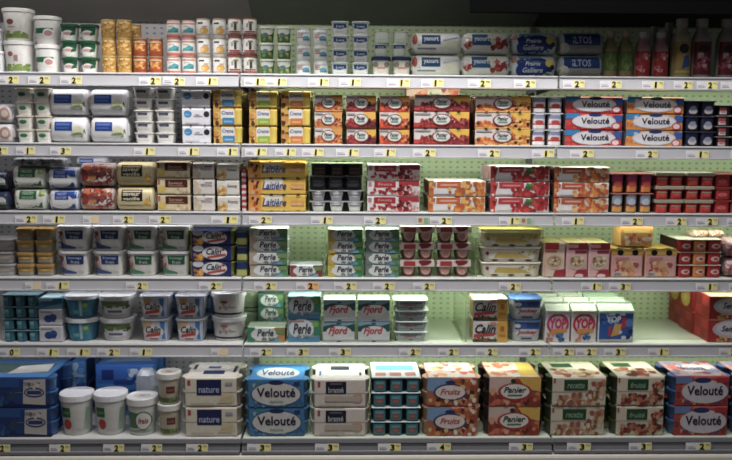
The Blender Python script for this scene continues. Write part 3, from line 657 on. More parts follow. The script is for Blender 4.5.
block(pillow('d4c594', [R(.16, .42, .70, .90, '30241f'), R(.20, .80, .66, .85, 'c9b98a'), T('saveur', .42, .70, .44, .13, 'e0d6b8', 0, .02), T('vanille', .42, .52, .44, .15, 'e0d6b8', 0, .02), P([(.78, .98), (.92, .98), (.99, .3), (.9, .3)], '7fa9b0'), P([(.72, .28), (.80, .42), (.84, .60), (.88, .44), (.98, .40), (.90, .28), (.92, .10), (.82, .18)], 'd3a83a'), R(.02, .68, .07, .88, 'b05a4a'), R(.1, .12, .7, .2, 'c4b484')], 3.0), 'yoghurt_multipack', 'cream pack with black panel and yellow star', 'yoghurt pack', 2, [(117, 155.5)], [211, 187, 162], d=.12)
block(sleeve('d6c6a0', [R(.02, .6, .08, .92, 'b8604a'), R(.24, .44, .92, .90, '5a2a20'), T('Saveur', .56, .70, .44, .18, 'c9a88a', 0, .01), R(.34, .5, .8, .56, 'a87a5c'), E(.14, .34, .12, .20, 'd3b84a'), B(.6, .05, .95, .4, ['c9b48a', 'b89a74', 'd6c8a8'], 10, .12), R(.05, .08, .55, .14, 'bfae88')], 'd8cfc0'), 'yoghurt_multipack', 'beige sleeve pack with brown panel', 'yoghurt pack', 2, [(156, 191)], [211, 194.5, 178, 161.5], d=.24)
block(sleeve('d8d0c8', [R(.04, .1, .14, .9, 'c4a878'), R(.55, .72, .88, .82, '9a96a8'), R(.3, .66, .8, .72, 'c4bcb4'), B(.05, .1, .3, .7, ['c9b690', 'cbbca8'], 6, .14), T('Baratte', .62, .62, .5, .14, '7a7480', .2, .01)], 'd8cfc0', notch=[.5]), 'yoghurt_multipack', 'pale plain sleeve pack with small grey lettering', 'yoghurt pack', 2, [(192, 215.5)], [211, 195, 178.5, 163], d=.24)
block(sleeve('d9d6ce', [E(.22, .30, .24, .34, 'd0b070'), E(.22, .28, .14, .2, 'b88a4a'), B(.05, .05, .45, .5, ['d6bc7a', 'b9884a', 'e0cf9a'], 8, .14), T('Pomme', .68, .62, .44, .18, '6a6468', .2)], 'd8cfc0'), 'yoghurt_multipack', 'white sleeve pack with golden apples', 'yoghurt pack', 2, [(216, 240.5)], [211, 195.5, 180, 164], d=.24)
dv = MB()
for i in range(14):
    dv.box(-.0085, -.05, i*.0118, .0085, .05, i*.0118+.0117, mat('b8404a' if i % 2 else 'd8c8c8'))
place([Part('divider_plate', dv.mesh('divider_plate'))], 'shelf_divider', (at(243.6, 190, .03).x, .09, SH[2]+.0006), 0, check('narrow red and white striped divider beside the yellow packs'), 'divider')
lai = sleeve('e2b632', [R(0, 0, .22, 1, 'd6962e'), B(.03, .10, .17, .85, ['b8522a', 'd98a3a', '5a2a1c', 'd0a080'], 11, .13), P([(.25, .35), (.28, .95), (.62, .95), (.56, .3)], 'dcd8d0'), T('Laitière', .45, .55, .42, .46, '3f4f86', .3), R(.74, .34, .97, .64, 'd99a48'), T('Vanille', .84, .48, .2, .18, 'e8c89a', .1, .01), R(.26, .06, .7, .2, 'd6b84a'), R(.3, .96, .97, 1, 'e6c86a')], 'd9b85a', notch=[.4, .62, .87])
block(lai, 'dessert_multipack', 'long yellow pack with blue script', 'dessert pack', 2, [(247, 306.5)], [211, 194.5, 178, 161.5], d=.24)
block(cups(3, '9a9aa0', 'f6f6f8', [E(.5, .66, .44, .26, 'dcdce2'), R(.15, .60, .85, .72, '45455a'), R(.1, .02, .9, .12, 'c4c4c8')], gap=.80, sq=2.2, taper=.74, holder='17161a'), 'dessert_cup_pack', 'row of three pale grey cups', 'dessert pack', 2, [(309, 364)], [211, 200.8, 190.5], d=.10)
zt = SH[2]+(at(336, 190.5, .028).z-SH[2])+.001
block(cups(3, '55555a', '1c1b1e', [E(.5, .55, .46, .34, '3a3a42'), R(.1, .5, .9, .66, '2a2a30')], gap=.96, sq=3, taper=.9, holder='17161a'), 'dessert_cup_pack', 'row of three near-black cups above pale cups', 'dessert pack', 2, [(309, 362)], [190.5, 176], d=.10, base=zt, where='')
zt2 = zt+(at(336, 176, .028).z-SH[2])-(zt-SH[2])+.001
block(cups(3, '9fae8a', '3a302c', [R(.05, .45, .95, .95, '3a302c'), R(.1, .55, .9, .7, '6a5048'), R(.05, .1, .95, .4, '4a3a34')], gap=.80, sq=4, taper=.86, holder='17161a'), 'dessert_cup_pack', 'row of three brown cups atop the black ones', 'dessert pack', 2, [(311, 363)], [176, 163], d=.10, base=zt2, where='')
def fruit(base, bar, fl, leaf=None, wide=True):
    q = [R(0, 0, .085, 1, fl[1]), B(.01, .1, .08, .9, fl+['d8ccc4'], 8, .13), R(.09, .62, .115, .9, '8a5a5a'), R(.14, .56, .56, .94, bar), R(.2, .68, .5, .78, 'd8b0a0' if bar != 'c2323a' else 'd88a8a'), R(.10, .16, .46, .46, 'd8d2d6'), B(.36, .08, .97, .5, fl, 34, .16), B(.60, .5, .97, .92, fl, 18, .15)]
    if leaf: q += [B(.6, .55, .72, .85, [leaf, '3d6a34'], 8, .12)]
    return sleeve(base, q, 'c9a0a0' if bar != 'd0662c' else 'd0a070', side='7a2a24')
rf = sleeve('dcd2d2', [R(.02, .6, .08, .9, 'a88a8a'), R(.13, .54, .54, .94, 'b02a2e'), T('Fruits', .34, .75, .26, .18, 'd8a8a4', 0, .01), R(.60, .66, .99, .98, 'b0303a'), B(.05, .2, .55, .46, ['b02a34', 'c9404a', '8f2028'], 22, .10), B(.56, .1, .84, .66, ['7a2028', 'b0323a', 'd0a098', '5a181c'], 22, .15), B(.8, .1, .97, .5, ['d8c0bc', 'c98a8a'], 8, .12), R(0, 0, 1, .04, 'b9a0a0')], 'c9a0a0', side='7a2a24')
block(rf, 'yoghurt_multipack', 'long white pack with cherries and crimson bar', 'yoghurt pack', 2, [(366.5, 421)], [211.6, 196.3, 180.5, 164.5], d=.24)
of = ['d9912f', 'c9702a', 'e0b45a', 'b8602a']
block(fruit('dad4cc', 'd0662c', of), 'yoghurt_multipack', 'long white pack with mango and orange bar', 'yoghurt pack', 2, [(427.5, 486.5)], [211.8, 196.5, 181], d=.24)
block(fruit('dcd4d4', 'c2323a', ['b5282e', 'c9443f', '8f1f26', 'a82c34'], '5f8a44'), 'yoghurt_multipack', 'long white pack with strawberries and leaf', 'yoghurt pack', 2, [(489.5, 550.5)], [212, 197, 181.8, 166], d=.24)
ab = fruit('dad0c4', 'c2562c', ['d98a3a', 'c9602e', 'e0b068', 'b8502a'])
block(ab, 'yoghurt_multipack', 'long white pack with apricots and rust bar', 'yoghurt pack', 2, [(553, 610)], [212.6, 198, 182, 167], d=.24)
cmo = cups(3, 'b8726a', 'a83a50', [R(.02, .55, .98, .97, 'a8306a'), R(.02, .02, .98, .40, 'd9822e'), E(.5, .5, .4, .2, 'c24a44')], gap=.80, sq=4, taper=.88, holder='17161a')
cbo = cups(3, 'b87a6a', '9a6a60', [R(.02, .5, .98, .97, '8a96ae'), E(.5, .62, .36, .22, 'b8c2d0'), R(.02, .02, .98, .36, 'd99a3a'), R(.3, .3, .7, .44, '9a5a6a')], gap=.80, sq=4, taper=.88, holder='17161a')
block(None, 'yoghurt_cup_pack', {cmo: 'row of three magenta and orange cups', cbo: 'row of three blue-grey and orange cups'}, 'yoghurt pack', 2, [(611, 654)], [212.8, 194, 173.5], variants=lambda c, k: cmo if k else cbo, group='rows of three coloured cups', d=.24)
rc = lambda i: [R(.02, .05, .98, .92, 'b81f28' if i else 'c2331f'), E(.5, .5, .34, .2, 'd0504a'), R(.1, .7, .9, .84, 'a09a84')]
block(cups(2, 'a8a48f', 'b02028', rc, gap=.86, sq=5, taper=.92, lt=.014, holder='4a1014'), 'dessert_cup_pack', 'pair of red cups under grey foil', 'dessert pack', 2, [(655.5, 684.5), (686, 714.5)], [213, 199.5, 186.5, 172.5], d=.24)
block(cups(2, '8f3a34', 'b01f28', [R(.02, .05, .98, .92, 'b01c26'), E(.45, .5, .3, .16, 'd88a86'), E(.45, .5, .2, .08, 'c04a48')], gap=.94, sq=6, taper=.94, lt=.008, holder='4a1014'), 'dessert_cup_pack', 'pair of red cups under red foil at the edge', 'dessert pack', 2, [(715.5, 748)], [213.2, 200, 186.8, 174], where='', d=.24)

# ================================================================== row 4
block(tub('b2b0b0', 'a6a4a4', [R(.04, .30, .96, .66, '8c888c'), E(.6, .5, .3, .18, 'b5a89c')], .94, 5, .010), 'cheese_pack', 'flat grey cheese tub at the frame edge', 'cheese', 3, [(-18, 15)], [276, 264, 252, 239.5], d=.11)
block(tub('a8a090', 'b08a44', [R(.02, .42, .98, .96, 'b48f48'), E(.55, .62, .26, .2, 'd0a84a'), R(.02, .06, .98, .34, 'a39d92')], .93, 5, .014), 'cheese_pack', 'flat gold and grey cheese tub', 'cheese', 3, [(15.5, 33), (34, 53)], [276.3, 264.5, 252.5, 241, 228.5])
def ff(col, col2, l1='Fromage', l2='frais'):
    return tub('dcdbd6', 'd9d8da', [P([(.02, .98), (.16, .98), (.28, .06), (.16, .06)], 'c9a89a'), B(.03, .35, .13, .9, ['a85a48', '8a4a44', 'c9b0a0'], 8, .10), R(.26, .50, .86, .92, col), T(l1, .56, .79, .44, .15, 'c0cad8', 0, .01), T(l2, .56, .61, .3, .15, 'c0cad8', 0, .01), P([(.02, .30), (.10, .40), (.30, .12), (.62, .10), (.60, .03), (.02, .03)], col2), R(.66, .06, .9, .14, 'bfc0be')], .84, 5, .012, .004)
block(ff('24407c', '35508f'), 'fresh_cheese_tub', 'wide white tub with navy label', 'tub', 3, [(56.5, 89), (91, 124)], [276, 251.5, 226])
block(ff('23643c', '3f8a62'), 'fresh_cheese_tub', 'wide white tub with green label', 'tub', 3, [(125, 157), (158.5, 190)], [276.3, 251.8, 226])
cal = sleeve('2a3568', [E(.16, .80, .14, .20, 'cfcfd6'), B(.05, .04, .3, .45, ['c98a2e', 'b86f2a', 'd9a84a'], 18, .14), E(.58, .52, .32, .42, 'd8d4d4'), E(.60, .52, .28, .36, 'dedbdb'), T('Calin', .56, .62, .38, .42, '2c2c40', .35), P([(.38, .16), (.86, .34), (.86, .50), (.40, .30)], 'b84a44'), R(.78, .66, .82, .82, 'b8342e'), R(.75, .71, .85, .77, 'b8342e'), R(.93, 0, 1, 1, '24357a')], 'a8b04a', side='22306a', e=.016)
block(cal, 'yoghurt_multipack', 'navy pack with white oval and red banner', 'yoghurt pack', 3, [(187.5, 235)], [276.8, 261.5, 246, 230], d=.11)
block(cups(1, '25386f', '9aa64a', [R(.02, .02, .98, .5, 'b0b45a'), R(.02, .55, .98, .97, '28407c')], gap=.96, sq=5, taper=.95), 'yoghurt_cup_pack', 'blue and lime end cup beside the navy packs', 'yoghurt pack', 3, [(235.5, 247.5)], [276.8, 261.5, 246, 230], where='')
def perle(base, left, right, txt='2f3a44', sub=True):
    q = [R(0, 0, .2, 1, left), E(.1, .45, .09, .3, left), R(.72, 0, 1, 1, right), E(.45, .52, .36, .44, 'd3d5d6'), T('Perle', .48, .64, .44, .5, txt, .25), T('de lait', .56, .24, .36, .24, txt, .25, .01), P([(.55, .02), (.9, .02), (.85, .3), (.7, .2)], '6fa0b8'), R(.76, .55, .98, .9, '7a9a5a')]
    return sleeve(base, q, 'c4ccc0', side='4a6a58')
block(perle('c2c4c2', 'b5a590', '5f8f62'), 'yoghurt_multipack', 'grey-white scripted pack with tan end', 'yoghurt pack', 3, [(248.5, 288.5)], [277, 265, 252.5, 240.5, 228.3], d=.12)
block(perle('bcc2c8', '9a4a48', '8a3a3a'), 'yoghurt_multipack', 'single scripted pack with maroon ends', 'yoghurt pack', 3, [(289, 323)], [278, 265.5], d=.12)
block(perle('b8c6c4', 'c9b03a', '2f8a5a'), 'yoghurt_multipack', 'scripted pack with yellow and green ends', 'yoghurt pack', 3, [(327, 363.5)], [278, 265.5, 253.2, 241, 229.5], d=.12)
block(perle('a8b8b4', '7a8a84', '5f8a6a', '1f2c34'), 'yoghurt_multipack', 'sage green scripted pack', 'yoghurt pack', 3, [(364.5, 400)], [278, 265.7, 253.5, 241.3, 229.5], d=.12)
glass = mat('c8d8a8', .12, alpha=.42, name='clear_acrylic')
def divider(x, k, h, where_, lean=0):
    d = MB(); d.box(-.0012, 0, 0, .0012, .36, h, glass); ft = MB(); ft.box(-.010, 0, -.0003, .010, .36, .0022, glass)
    place([Part('divider_plate', d.mesh('divider_plate')), Part('divider_foot', ft.mesh('divider_foot'))], 'shelf_divider', (at(x, [0, 0, 200, 262, 330][k], .03).x, .035, SH[k]+.001), 0, check(where_), 'divider', None, rot=(0, lean, 0))
divider(325, 3, .17, 'clear greenish divider left of the yellow ended scripted packs')
divider(476, 3, .16, 'clear greenish divider between pink cups and cream trays')
divider(392.3, 4, .17, 'clear greenish divider between red scripted boxes and silver trays')
divider(465.5, 4, .17, 'clear greenish divider right of the empty gap, fifth shelf')
pk = cups(2, 'd8c4bc', '8a5048', [R(.02, .45, .98, .98, 'b07a6c'), E(.5, .48, .42, .38, 'd3b4a8'), E(.5, .42, .22, .22, 'cf8f84'), R(.02, .02, .98, .1, '6a302c')], gap=.92, sq=2.3, taper=.72, face=[R(0, .62, 1, 1, 'd9c9c4'), R(.10, .66, .44, .94, 'b03a3c'), E(.72, .9, .18, .16, '7a2428'), P([(.52, .95), (.62, .68), (.8, .72), (.92, .96)], '8a2a2c')])
block(pk, 'dessert_cup_pack', 'pair of pink cups under white and red band', 'dessert pack', 3, [(400.5, 435), (437, 471.5)], [277.3, 260.5, 243.8, 226.5])
tray = tub('d9d2c0', 'dcd8cc', [R(.10, .12, .90, .88, 'd8d3c6'), P([(.18, .25), (.26, .74), (.62, .66), (.85, .24), (.5, .18)], 'c4aa52'), B(.62, .45, .95, .85, ['c9b45a', 'bfb9a2', '8a8a6a'], 10, .11), E(.08, .62, .03, .16, '8a3a5a'), E(.2, .04, .06, .08, '4a463a'), E(.5, .04, .06, .08, '4a463a'), E(.8, .04, .06, .08, '4a463a')], .94, 7, .008, .003, depth_ratio=1)
hb_ = block(tray, 'dessert_tray', 'long cream tray with yellow print', 'dessert pack', 3, [(481, 543)], [278, 263.3, 248, 232.5], d=.12)
fs = MB(); fw_, fd_ = at(543, 240, .028).x-at(481, 240, .028).x, .12
ym = mat('cfc04a', .15, alpha=.75, name='yellow_film')
fs.box(-fw_/2-.002, -.064, -.028, fw_/2+.002, -.0632, .012, mat('cfc24a', .12, alpha=.30, name='yellow_film_front')); fs.box(-fw_/2-.002, -.064, .011, fw_/2+.002, .062, .0125, ym)
place([Part('film_sheet', fs.mesh('film_sheet'))], 'film_wrap', (at(512, 240, .028).x, .090, SH[3]+hb_*3+.001), 0, check('shiny yellow film folded over the top cream tray'), 'film')
cer = carton('d8a8a8', [R(0, .80, 1, 1, 'b02a38'), R(.1, .85, .55, .95, 'd9a0a4'), R(0, 0, .10, 1, 'd8b0b0'), R(.4, .70, .95, .78, '8a3048'), E(.5, .44, .40, .22, 'c9b4a4'), E(.5, .46, .34, .16, 'b09474'), B(.25, .36, .75, .56, ['c9b08a', '8f6a4a', 'd8c8b0'], 14, .05), P([(.35, .02), (.5, .20), (.95, .24), (1, .02)], 'a8283a'), E(.62, .05, .2, .06, 'd8c0c0')], tops=[R(.05, .05, .95, .95, 'c9bf7a'), R(.2, .2, .8, .6, 'b0a85a')])
cer2 = carton('d8c0b0', [R(0, .80, .7, 1, 'bf3a34'), R(.08, .72, .6, .78, 'c9584a'), E(.5, .46, .42, .24, 'cfb89c'), E(.5, .46, .34, .17, 'b09474'), B(.25, .36, .75, .56, ['c9b08a', '8f6a4a', 'd8c8b0'], 14, .05), P([(.45, .02), (.55, .20), (1, .24), (1, .02)], 'a8283a'), R(0, 0, .06, 1, 'd8a890')], tops=[R(.05, .05, .95, .95, 'c9bf7a')])
block(None, 'dessert_box', {cer: 'tall pink box with cereal bowl', cer2: 'tall peach box with cereal bowl'}, 'dessert pack', 3, [(544, 565.5), (566.5, 587.5), (588.5, 610)], [278, 243], d=.20, variants=lambda c, k: cer if c else cer2, group='tall boxes with cereal bowl')
hol = carton('cf9a8a', [R(0, .82, 1, 1, 'd3b04a'), R(0, .78, 1, .83, 'c9953a'), E(.27, .86, .10, .10, '1f1614'), E(.74, .86, .10, .10, '1f1614'), R(.05, .05, .95, .76, 'd0a09a'), B(.15, .1, .85, .55, ['c98a5a', 'd8b890', 'b8584a', 'a84a5a'], 30, .09), E(.5, .4, .26, .2, 'c9a07a'), R(.1, .60, .55, .70, 'b87a84'), R(.1, .06, .28, .16, '7a8ab0')], tops=[R(.02, .02, .98, .98, 'c9a83f'), E(.27, .06, .1, .06, '1f1614'), E(.74, .06, .1, .06, '1f1614'), R(.2, .4, .8, .7, 'b88f34')])
block(hol, 'dessert_box', 'pink box with two dark holes in yellow rim', 'dessert pack', 3, [(612, 643.5), (645.5, 677)], [278.3, 249], d=.17)
place(carton('c9a04a', [R(0, .5, 1, 1, 'c9953f'), B(.1, .1, .9, .6, ['d8b890', 'c9805a', 'b8584a', 'd8c8a8'], 24, .12), R(.1, .65, .9, .8, 'd3b860')])(.135, .10, .085), 'dessert_box', (at(636, 242, .06).x, .105, SH[3]+.126), 0, check('yellow and pink box lying on top of the boxes with dark holes'), 'dessert pack')
rcups = cups(3, 'c4c8b0', 'a82028', lambda i: [R(.02, .03, .98, .96, ['b01f2c', 'd07a2a', 'b01f2c'][i]), E(.55, .5, .34, .24, 'd8c4be'), E(.6, .5, .18, .14, 'b04a44')], gap=.90, sq=6, taper=.95, lt=.003, holder='3a1416', variant={1: 'c8702a'})
block(rcups, 'dessert_cup_pack', 'red orange red row of three cups', 'dessert pack', 3, [(678, 722.5)], [278.2, 265.5, 252.7, 239.5], d=.20)
for j, (px, lb_) in enumerate([(700, 'mottled berry print pack lying at the back on red cup packs'), (716, 'mottled berry print pack, right one lying on red cup packs')]):
    place(pillow('c0a890', [B(.03, .05, .97, .95, ['a84a40', 'd0b8a0', '8a6a4a', 'c9a070', 'd8ccc0'], 40, .16)], 3)(.062, .09, .032), 'dessert_multipack', (at(px, 236, .1).x, .135, SH[3]+.1565), 0, check(lb_), 'dessert pack', 'berry packs on the red cups')
block(pillow('b08a8c', [B(.03, .05, .97, .95, ['b04a58', 'c9a0a0', '8a2a3a', 'd8c0bc', 'a86a6a'], 50, .12)], 2.2), 'dessert_multipack', 'rounded berry print pack at the frame edge', 'dessert pack', 3, [(723.5, 752)], [278, 257, 238])

# ================================================================== row 5
bc = [R(.02, .05, .98, .95, '4a8a98'), R(.1, .55, .6, .9, '6fb0ba'), R(.6, .1, .95, .9, '2f6a7c')]
block(cups(3, '6f8f9a', '2f6478', bc, gap=.86, sq=3.5, taper=.92, holder='17161a'), 'yoghurt_cup_pack', 'row of three dull teal cups', 'yoghurt pack', 4, [(1, 38.5)], [341.5, 330, 318.5, 307, 295])
wb = carton('c4c3c8', [E(.42, .42, .18, .22, '2f4f8f'), E(.62, .50, .16, .22, '34589a'), R(.36, .25, .72, .48, '2a4a8a'), R(.1, .78, .6, .86, '9a98a4')], tops=[R(.05, .05, .95, .95, 'cfd2d6')], bev=.005)
hh = block(wb, 'cheese_box', 'white box with blue heart', 'cheese', 4, [(38.6, 62.3)], [342, 326, 309.5], d=.12)
place(carton('5f9cb0', [P([(0, .0), (1, .5), (1, 1), (0, .5)], '2f6f9a'), R(.05, .7, .6, .95, 'a9d0da')], tops=[R(.1, .1, .9, .9, 'b9d4dc')])(.096, .11, .046), 'cheese_box', (at(50.3, 298, .05).x, .092, SH[4]+2*hh+.001), .06, check('pale teal box lying on the white heart boxes'), 'cheese')
block(tub('2f7f9a', 'd6dadf', [R(.08, .05, .92, .95, '2f7fa0'), R(.52, .05, .62, .95, '9ac0c8'), R(.62, .3, .85, .95, '3a8f8a'), E(.72, .7, .08, .12, 'a0b84a'), P([(.1, .1), (.3, .1), (.42, .9), (.1, .9)], '3f8fb4'), R(.3, .2, .5, .4, '6fb0c4')], .82, 2.5, .018, .005), 'yoghurt_tub', 'teal blue tub with white lid', 'tub', 4, [(65, 99)], [341.5, 318, 294])
block(tub('d0d0cc', 'd8d9dc', [R(.06, .62, .94, .92, '6a7f4a'), B(.08, .5, .92, .8, ['6f8a4a', '4f6a3a', '8fa070'], 20, .08), E(.55, .36, .36, .22, 'd3d3d6'), R(.28, .26, .76, .40, '6a6484'), R(.1, .06, .9, .14, 'bfbfc0')], .82, 2.5, .018, .005), 'yoghurt_tub', 'white tub with olive print and violet lettering', 'tub', 4, [(99.5, 135)], [341.7, 318, 294], where='')
calb = tub('c4c8d2', 'bcc0ca', [P([(.02, .98), (.44, .98), (.30, .50), (.06, .55)], 'cfa66a'), P([(.68, .98), (.98, .98), (.98, .03), (.78, .03)], '2f7fc0'), E(.44, .42, .38, .36, 'd8d4d4'), T('Calin', .44, .56, .54, .36, '2a2a3c', .3), P([(.14, .14), (.70, .24), (.70, .42), (.18, .30)], 'bf4038'), R(.3, .03, .62, .1, '9a4a44')], .86, 4.5, .010, .003)
block(calb, 'yoghurt_tub', 'tub with white oval, red banner and blue side', 'tub', 4, [(138.5, 170), (174, 205.5)], [340.5, 318.3, 296], d=.12, where='')
for j, x in enumerate([172.5, 208]):
    for k in range(2):
        place(tub('4a7fb8', 'a8b8cc', [R(.1, .1, .9, .9, '3f78b8'), R(.3, .2, .7, .8, '9ab4d0')], .86, 4, .01)(.10, .10, .088), 'yoghurt_tub', (at(x, 320, .2).x, .22, SH[4]+.0006+.0885*k), 0, check('plain blue tub at the back '+['between the red bannered tubs', 'beside the black banded tubs'][j]+', '+['lower', 'upper'][k]), 'tub', 'blue tubs at the back')
block(tub('d3d0ce', 'd9d9dc', [R(.03, .06, .97, .16, '2a2a44'), R(.2, .42, .8, .50, 'b0a8a8'), B(.25, .3, .75, .65, ['a87a78', 'bfb4ac', '8a7a88'], 10, .06), E(.4, .78, .12, .08, 'a85a4a')], .90, 2.4, .020, .005), 'yoghurt_tub', 'round white tub with black band', 'tub', 4, [(211.5, 246)], [344, 318.5, 291.5], wf=1.0)
for k in range(2):
    place(tub('a8bf98', 'b4c8a4', [R(.05, .1, .95, .18, '2a3030'), R(.2, .4, .8, .6, '98b088')], .88, 2.4, .018, .004)(.115, .115, .088), 'yoghurt_tub', (at(247, 310, .2).x+.004, .26, SH[4]+.0006+.0885*k), 0, check('pale green round tub standing behind, '+['lower one', 'upper one']
        [k]+' near the case seam'), 'tub', 'pale green tubs at the back')
gp = perle('5f8f7a', '3f7a62', '4a8a6a', '1f3a34')
for k in range(3):
    place(gp(.115, .11, .058), 'yoghurt_multipack', (at(271, 310, .16).x, .215, SH[4]+.0006+.0585*k), 0, check('dark green scripted pack at the back, '+LAYER[3][k]+' of its stack'), 'yoghurt pack', 'dark green packs at the back')
block(perle('a8b4a4', '3f8a6a', 'c28a4a'), 'yoghurt_multipack', 'single green and white scripted pack lying in front', 'yoghurt pack', 4, [(246.5, 286)], [343, 327.5], d=.11, where='')
block(sleeve('7fa0ac', [R(0, 0, 1, .22, '4f8fb4'), E(.42, .58, .40, .42, 'd3d8dc'), R(.80, .30, 1, .98, '3f8a6a'), E(.86, .78, .10, .14, '7fae4a'), T('Perle', .44, .58, .56, .46, '2f3a44', .25), T('de lait', .46, .26, .38, .16, '3f5060', .25, .01), R(.05, .88, .5, .94, 'c08a84')], 'b8c8c8', side='3a5a60'), 'yoghurt_multipack', 'blue-grey box with large dark script', 'yoghurt pack', 4, [(286.8, 321)], [343.2, 320.3, 296], d=.12)
fj = lambda s=.46: [R(0, .74, 1, 1, '86a8b4'), P([(0, .50), (1, .50), (1, .88), (.72, .76), (.3, .84), (0, .74)], '2a5a5e'), R(0, .1, 1, .5, 'c9cccd'), E(.5, .5, .40, .27, 'd0d3d4'), T('Fjord', .48, .50, .62, s, 'bf3a3c', .3, .03), R(.42, .84, .56, .92, '3f5f8a'), R(0, 0, 1, .08, 'a8b4bc'), E(.5, .02, .07, .05, '3a3f44')]
block(sleeve('c9ced0', fj(), 'b8c8c8', side='3a5a60'), 'yoghurt_multipack', 'pale box with red script and teal wave', 'yoghurt pack', 4, [(322.5, 356), (357, 391)], [343.5, 321.5, 300], d=.12)
block(tub('c2cccc', 'd0d8d4', [R(.05, .1, .95, .9, 'b4c0c2'), P([(.05, .55), (.95, .62), (.95, .9), (.05, .9)], '6f8f94'), T('Fjord', .48, .52, .42, .52, 'b04448', .3, .02), E(.5, .06, .06, .1, '3a3f44'), R(.05, .1, .95, .2, '8fa0a4')], .88, 6, .006, .004, depth_ratio=1), 'yoghurt_multipack', 'shallow silver tray with red script', 'yoghurt pack', 4, [(393.5, 429)], [344, 333, 322.3, 311.5, 300.5], d=.12)
block(sleeve('d6d2ce', [R(0, 0, .70, .14, '4a5a3a'), B(.02, .02, .68, .2, ['6a7f4a', '2f3a2a', 'a84a44'], 12, .08), P([(.02, .22), (.62, .30), (.70, .44), (.04, .36)], 'bf4a44'), T('Calin', .36, .62, .60, .42, '2a2628', .35, .02), R(.70, 0, 1, 1, 'd8a52c'), T('8', .85, .62, .12, .26, 'b8602a', 0, .02), R(.76, .25, .94, .36, 'c9852a'), R(.5, .78, .68, .95, 'c98a84')], 'c9b46a', side='6a5a2a'), 'yoghurt_multipack', 'white box with dark script and yellow end', 'yoghurt pack', 4, [(472, 508.5)], [343.5, 321, 299], d=.12)
block(tub('c8cad2', '5f88c4', [R(.1, .6, .95, .97, '3f68ae'), R(.5, .7, .9, .95, '2f4f94'), P([(.08, .36), (.3, .62), (.85, .60), (.95, .36), (.6, .22), (.3, .22)], 'd8d6da'), T('Jockey', .52, .42, .68, .28, 'b83a3c', .15, .03), R(.3, .04, .7, .12, '3f4f78'), E(.2, .8, .1, .12, 'cfd6e0')], .88, 5, .008, .003), 'fresh_cheese_tub', 'blue and white tub with red lettering', 'tub', 4, [(511, 543.5)], [343.5, 321, 299], d=.12)
def yop(base, c1, roof):
    return gable(base, [E(.5, .58, .46, .34, c1), E(.5, .58, .36, .26, 'd9c0c8'), T('YOP', .5, .60, .70, .34, c1, .1, .05), P([(.15, .30), (.3, .42), (.85, .44), (.9, .34), (.5, .26)], 'd9963a'), B(.45, .05, .8, .3, ['3f68a0', '2f4f8a', '5f88b8'], 10, .06), B(.05, .05, .35, .25, ['d09a84', 'c98070'], 6, .06), R(.05, .9, .95, .98, 'b8bcae')], roof)
ya = yop('d9d4d4', 'c23a6a', 'cfd6c4'); yb = yop('d9d2ce', 'c2324e', 'd3dcc8')
yc = gable('c9d0da', [R(.03, .10, .97, .92, '2f62ae'), R(.25, .85, .75, .97, 'd0d6d8'), B(.1, .5, .95, .9, ['3f78c0', '8fb4d8', '2f4f94'], 14, .09), P([(.36, .18), (.62, .25), (.66, .6), (.45, .56)], 'd0a044'), R(.66, .45, .78, .8, 'b83044'), E(.86, .62, .1, .14, '5a80b8'), B(.62, .1, .95, .35, ['2a3560', '3f5f9a', 'b8c4d4'], 10, .07), R(.28, .2, .36, .5, 'b84050'), R(.04, .04, .96, .1, 'b9b4b4'), T('YOP', .42, .74, .42, .2, 'd0dae8', .1, .03)], 'bcd4b8')
for (a, b, kd, nm, nrow) in [(545, 570, ya, 'white drink carton with magenta lettering', 3), (571, 596.5, yb, 'white drink carton with crimson lettering', 4)]:
    w = at(b, 330, .03).x-at(a, 330, .03).x; h = at((a+b)/2, 301, .07).z-SH[4]
    for j in range(nrow):
        place(kd(w*.97, .082, h), 'drink_carton', ((at(a, 330, .03).x+at(b, 330, .03).x)/2-.002*j, .028+.041+.0845*j, SH[4]+.0006), 0, check(f'{nm}, {["front one", "second", "third", "fourth"][j]} in its row on the fifth shelf'), 'drink carton', nm+'s')
w = (at(634, 330, .03).x-at(597.5, 330, .03).x)
for j in range(4):
    place(yc(w*.97, .082, at(615, 301, .07).z-SH[4]), 'drink_carton', (at(615.7, 330, .03).x-.002*j, .028+.041+.0845*j, SH[4]+.0006), 0, check(f'blue drink carton, {["front one", "second", "third", "fourth"][j]} in its row on the fifth shelf'), 'drink carton', 'blue drink cartons')
# red boxes stacked askew at the right end of the fifth shelf
rbx_f = [R(0, 0, 1, 1, 'a82a28'), E(.60, .58, .50, .40, 'b9b4ba'), E(.62, .60, .42, .32, 'c8c4cc'), T('Senseo', .58, .60, .52, .26, '2a2440', .3, .02), B(.2, .03, .95, .24, ['c98a4a', 'a83a2a', 'c9a070', '7a8a4a'], 16, .09), R(0, .97, 1, 1, 'c9b08a')]
def redbox(w, d, h):
    spec = carton('a8211f', rbx_f, tops=[R(.03, .03, .97, .97, 'c4b48a')])(w, d, h)
    A, L = prints([R(.06, .1, .46, .48, 'b52a26'), R(.54, .1, .94, .48, '8f1c1c'), R(.06, .54, .46, .92, '98201e'), R(.54, .54, .94, .92, 'b52a26'), R(0, .49, 1, .51, '6a1414')], lambda u, v, o: (-w/2-o, d/2-u*d, v*h), d/h)
    return spec+[Part('side_label', A.mesh('side_label'))]
def redbox_y(w, d, h):
    spec = redbox(w, d, h)
    A, L = prints([E(.5, .55, .34, .42, 'c9a82a'), R(.35, .4, .65, .7, 'd3b84a')], lambda u, v, o: (-w/2-.004-o, d/2-u*d, v*h), d/h)
    return spec+[Part('yellow_sticker', A.mesh('yellow_sticker'))]
hx = (at(708, 296.5, .03).z-SH[4])/2
sR, sY = redbox(.17, .138, hx), redbox_y(.17, .138, hx)
DEPTH = ['front', 'middle', 'rear']
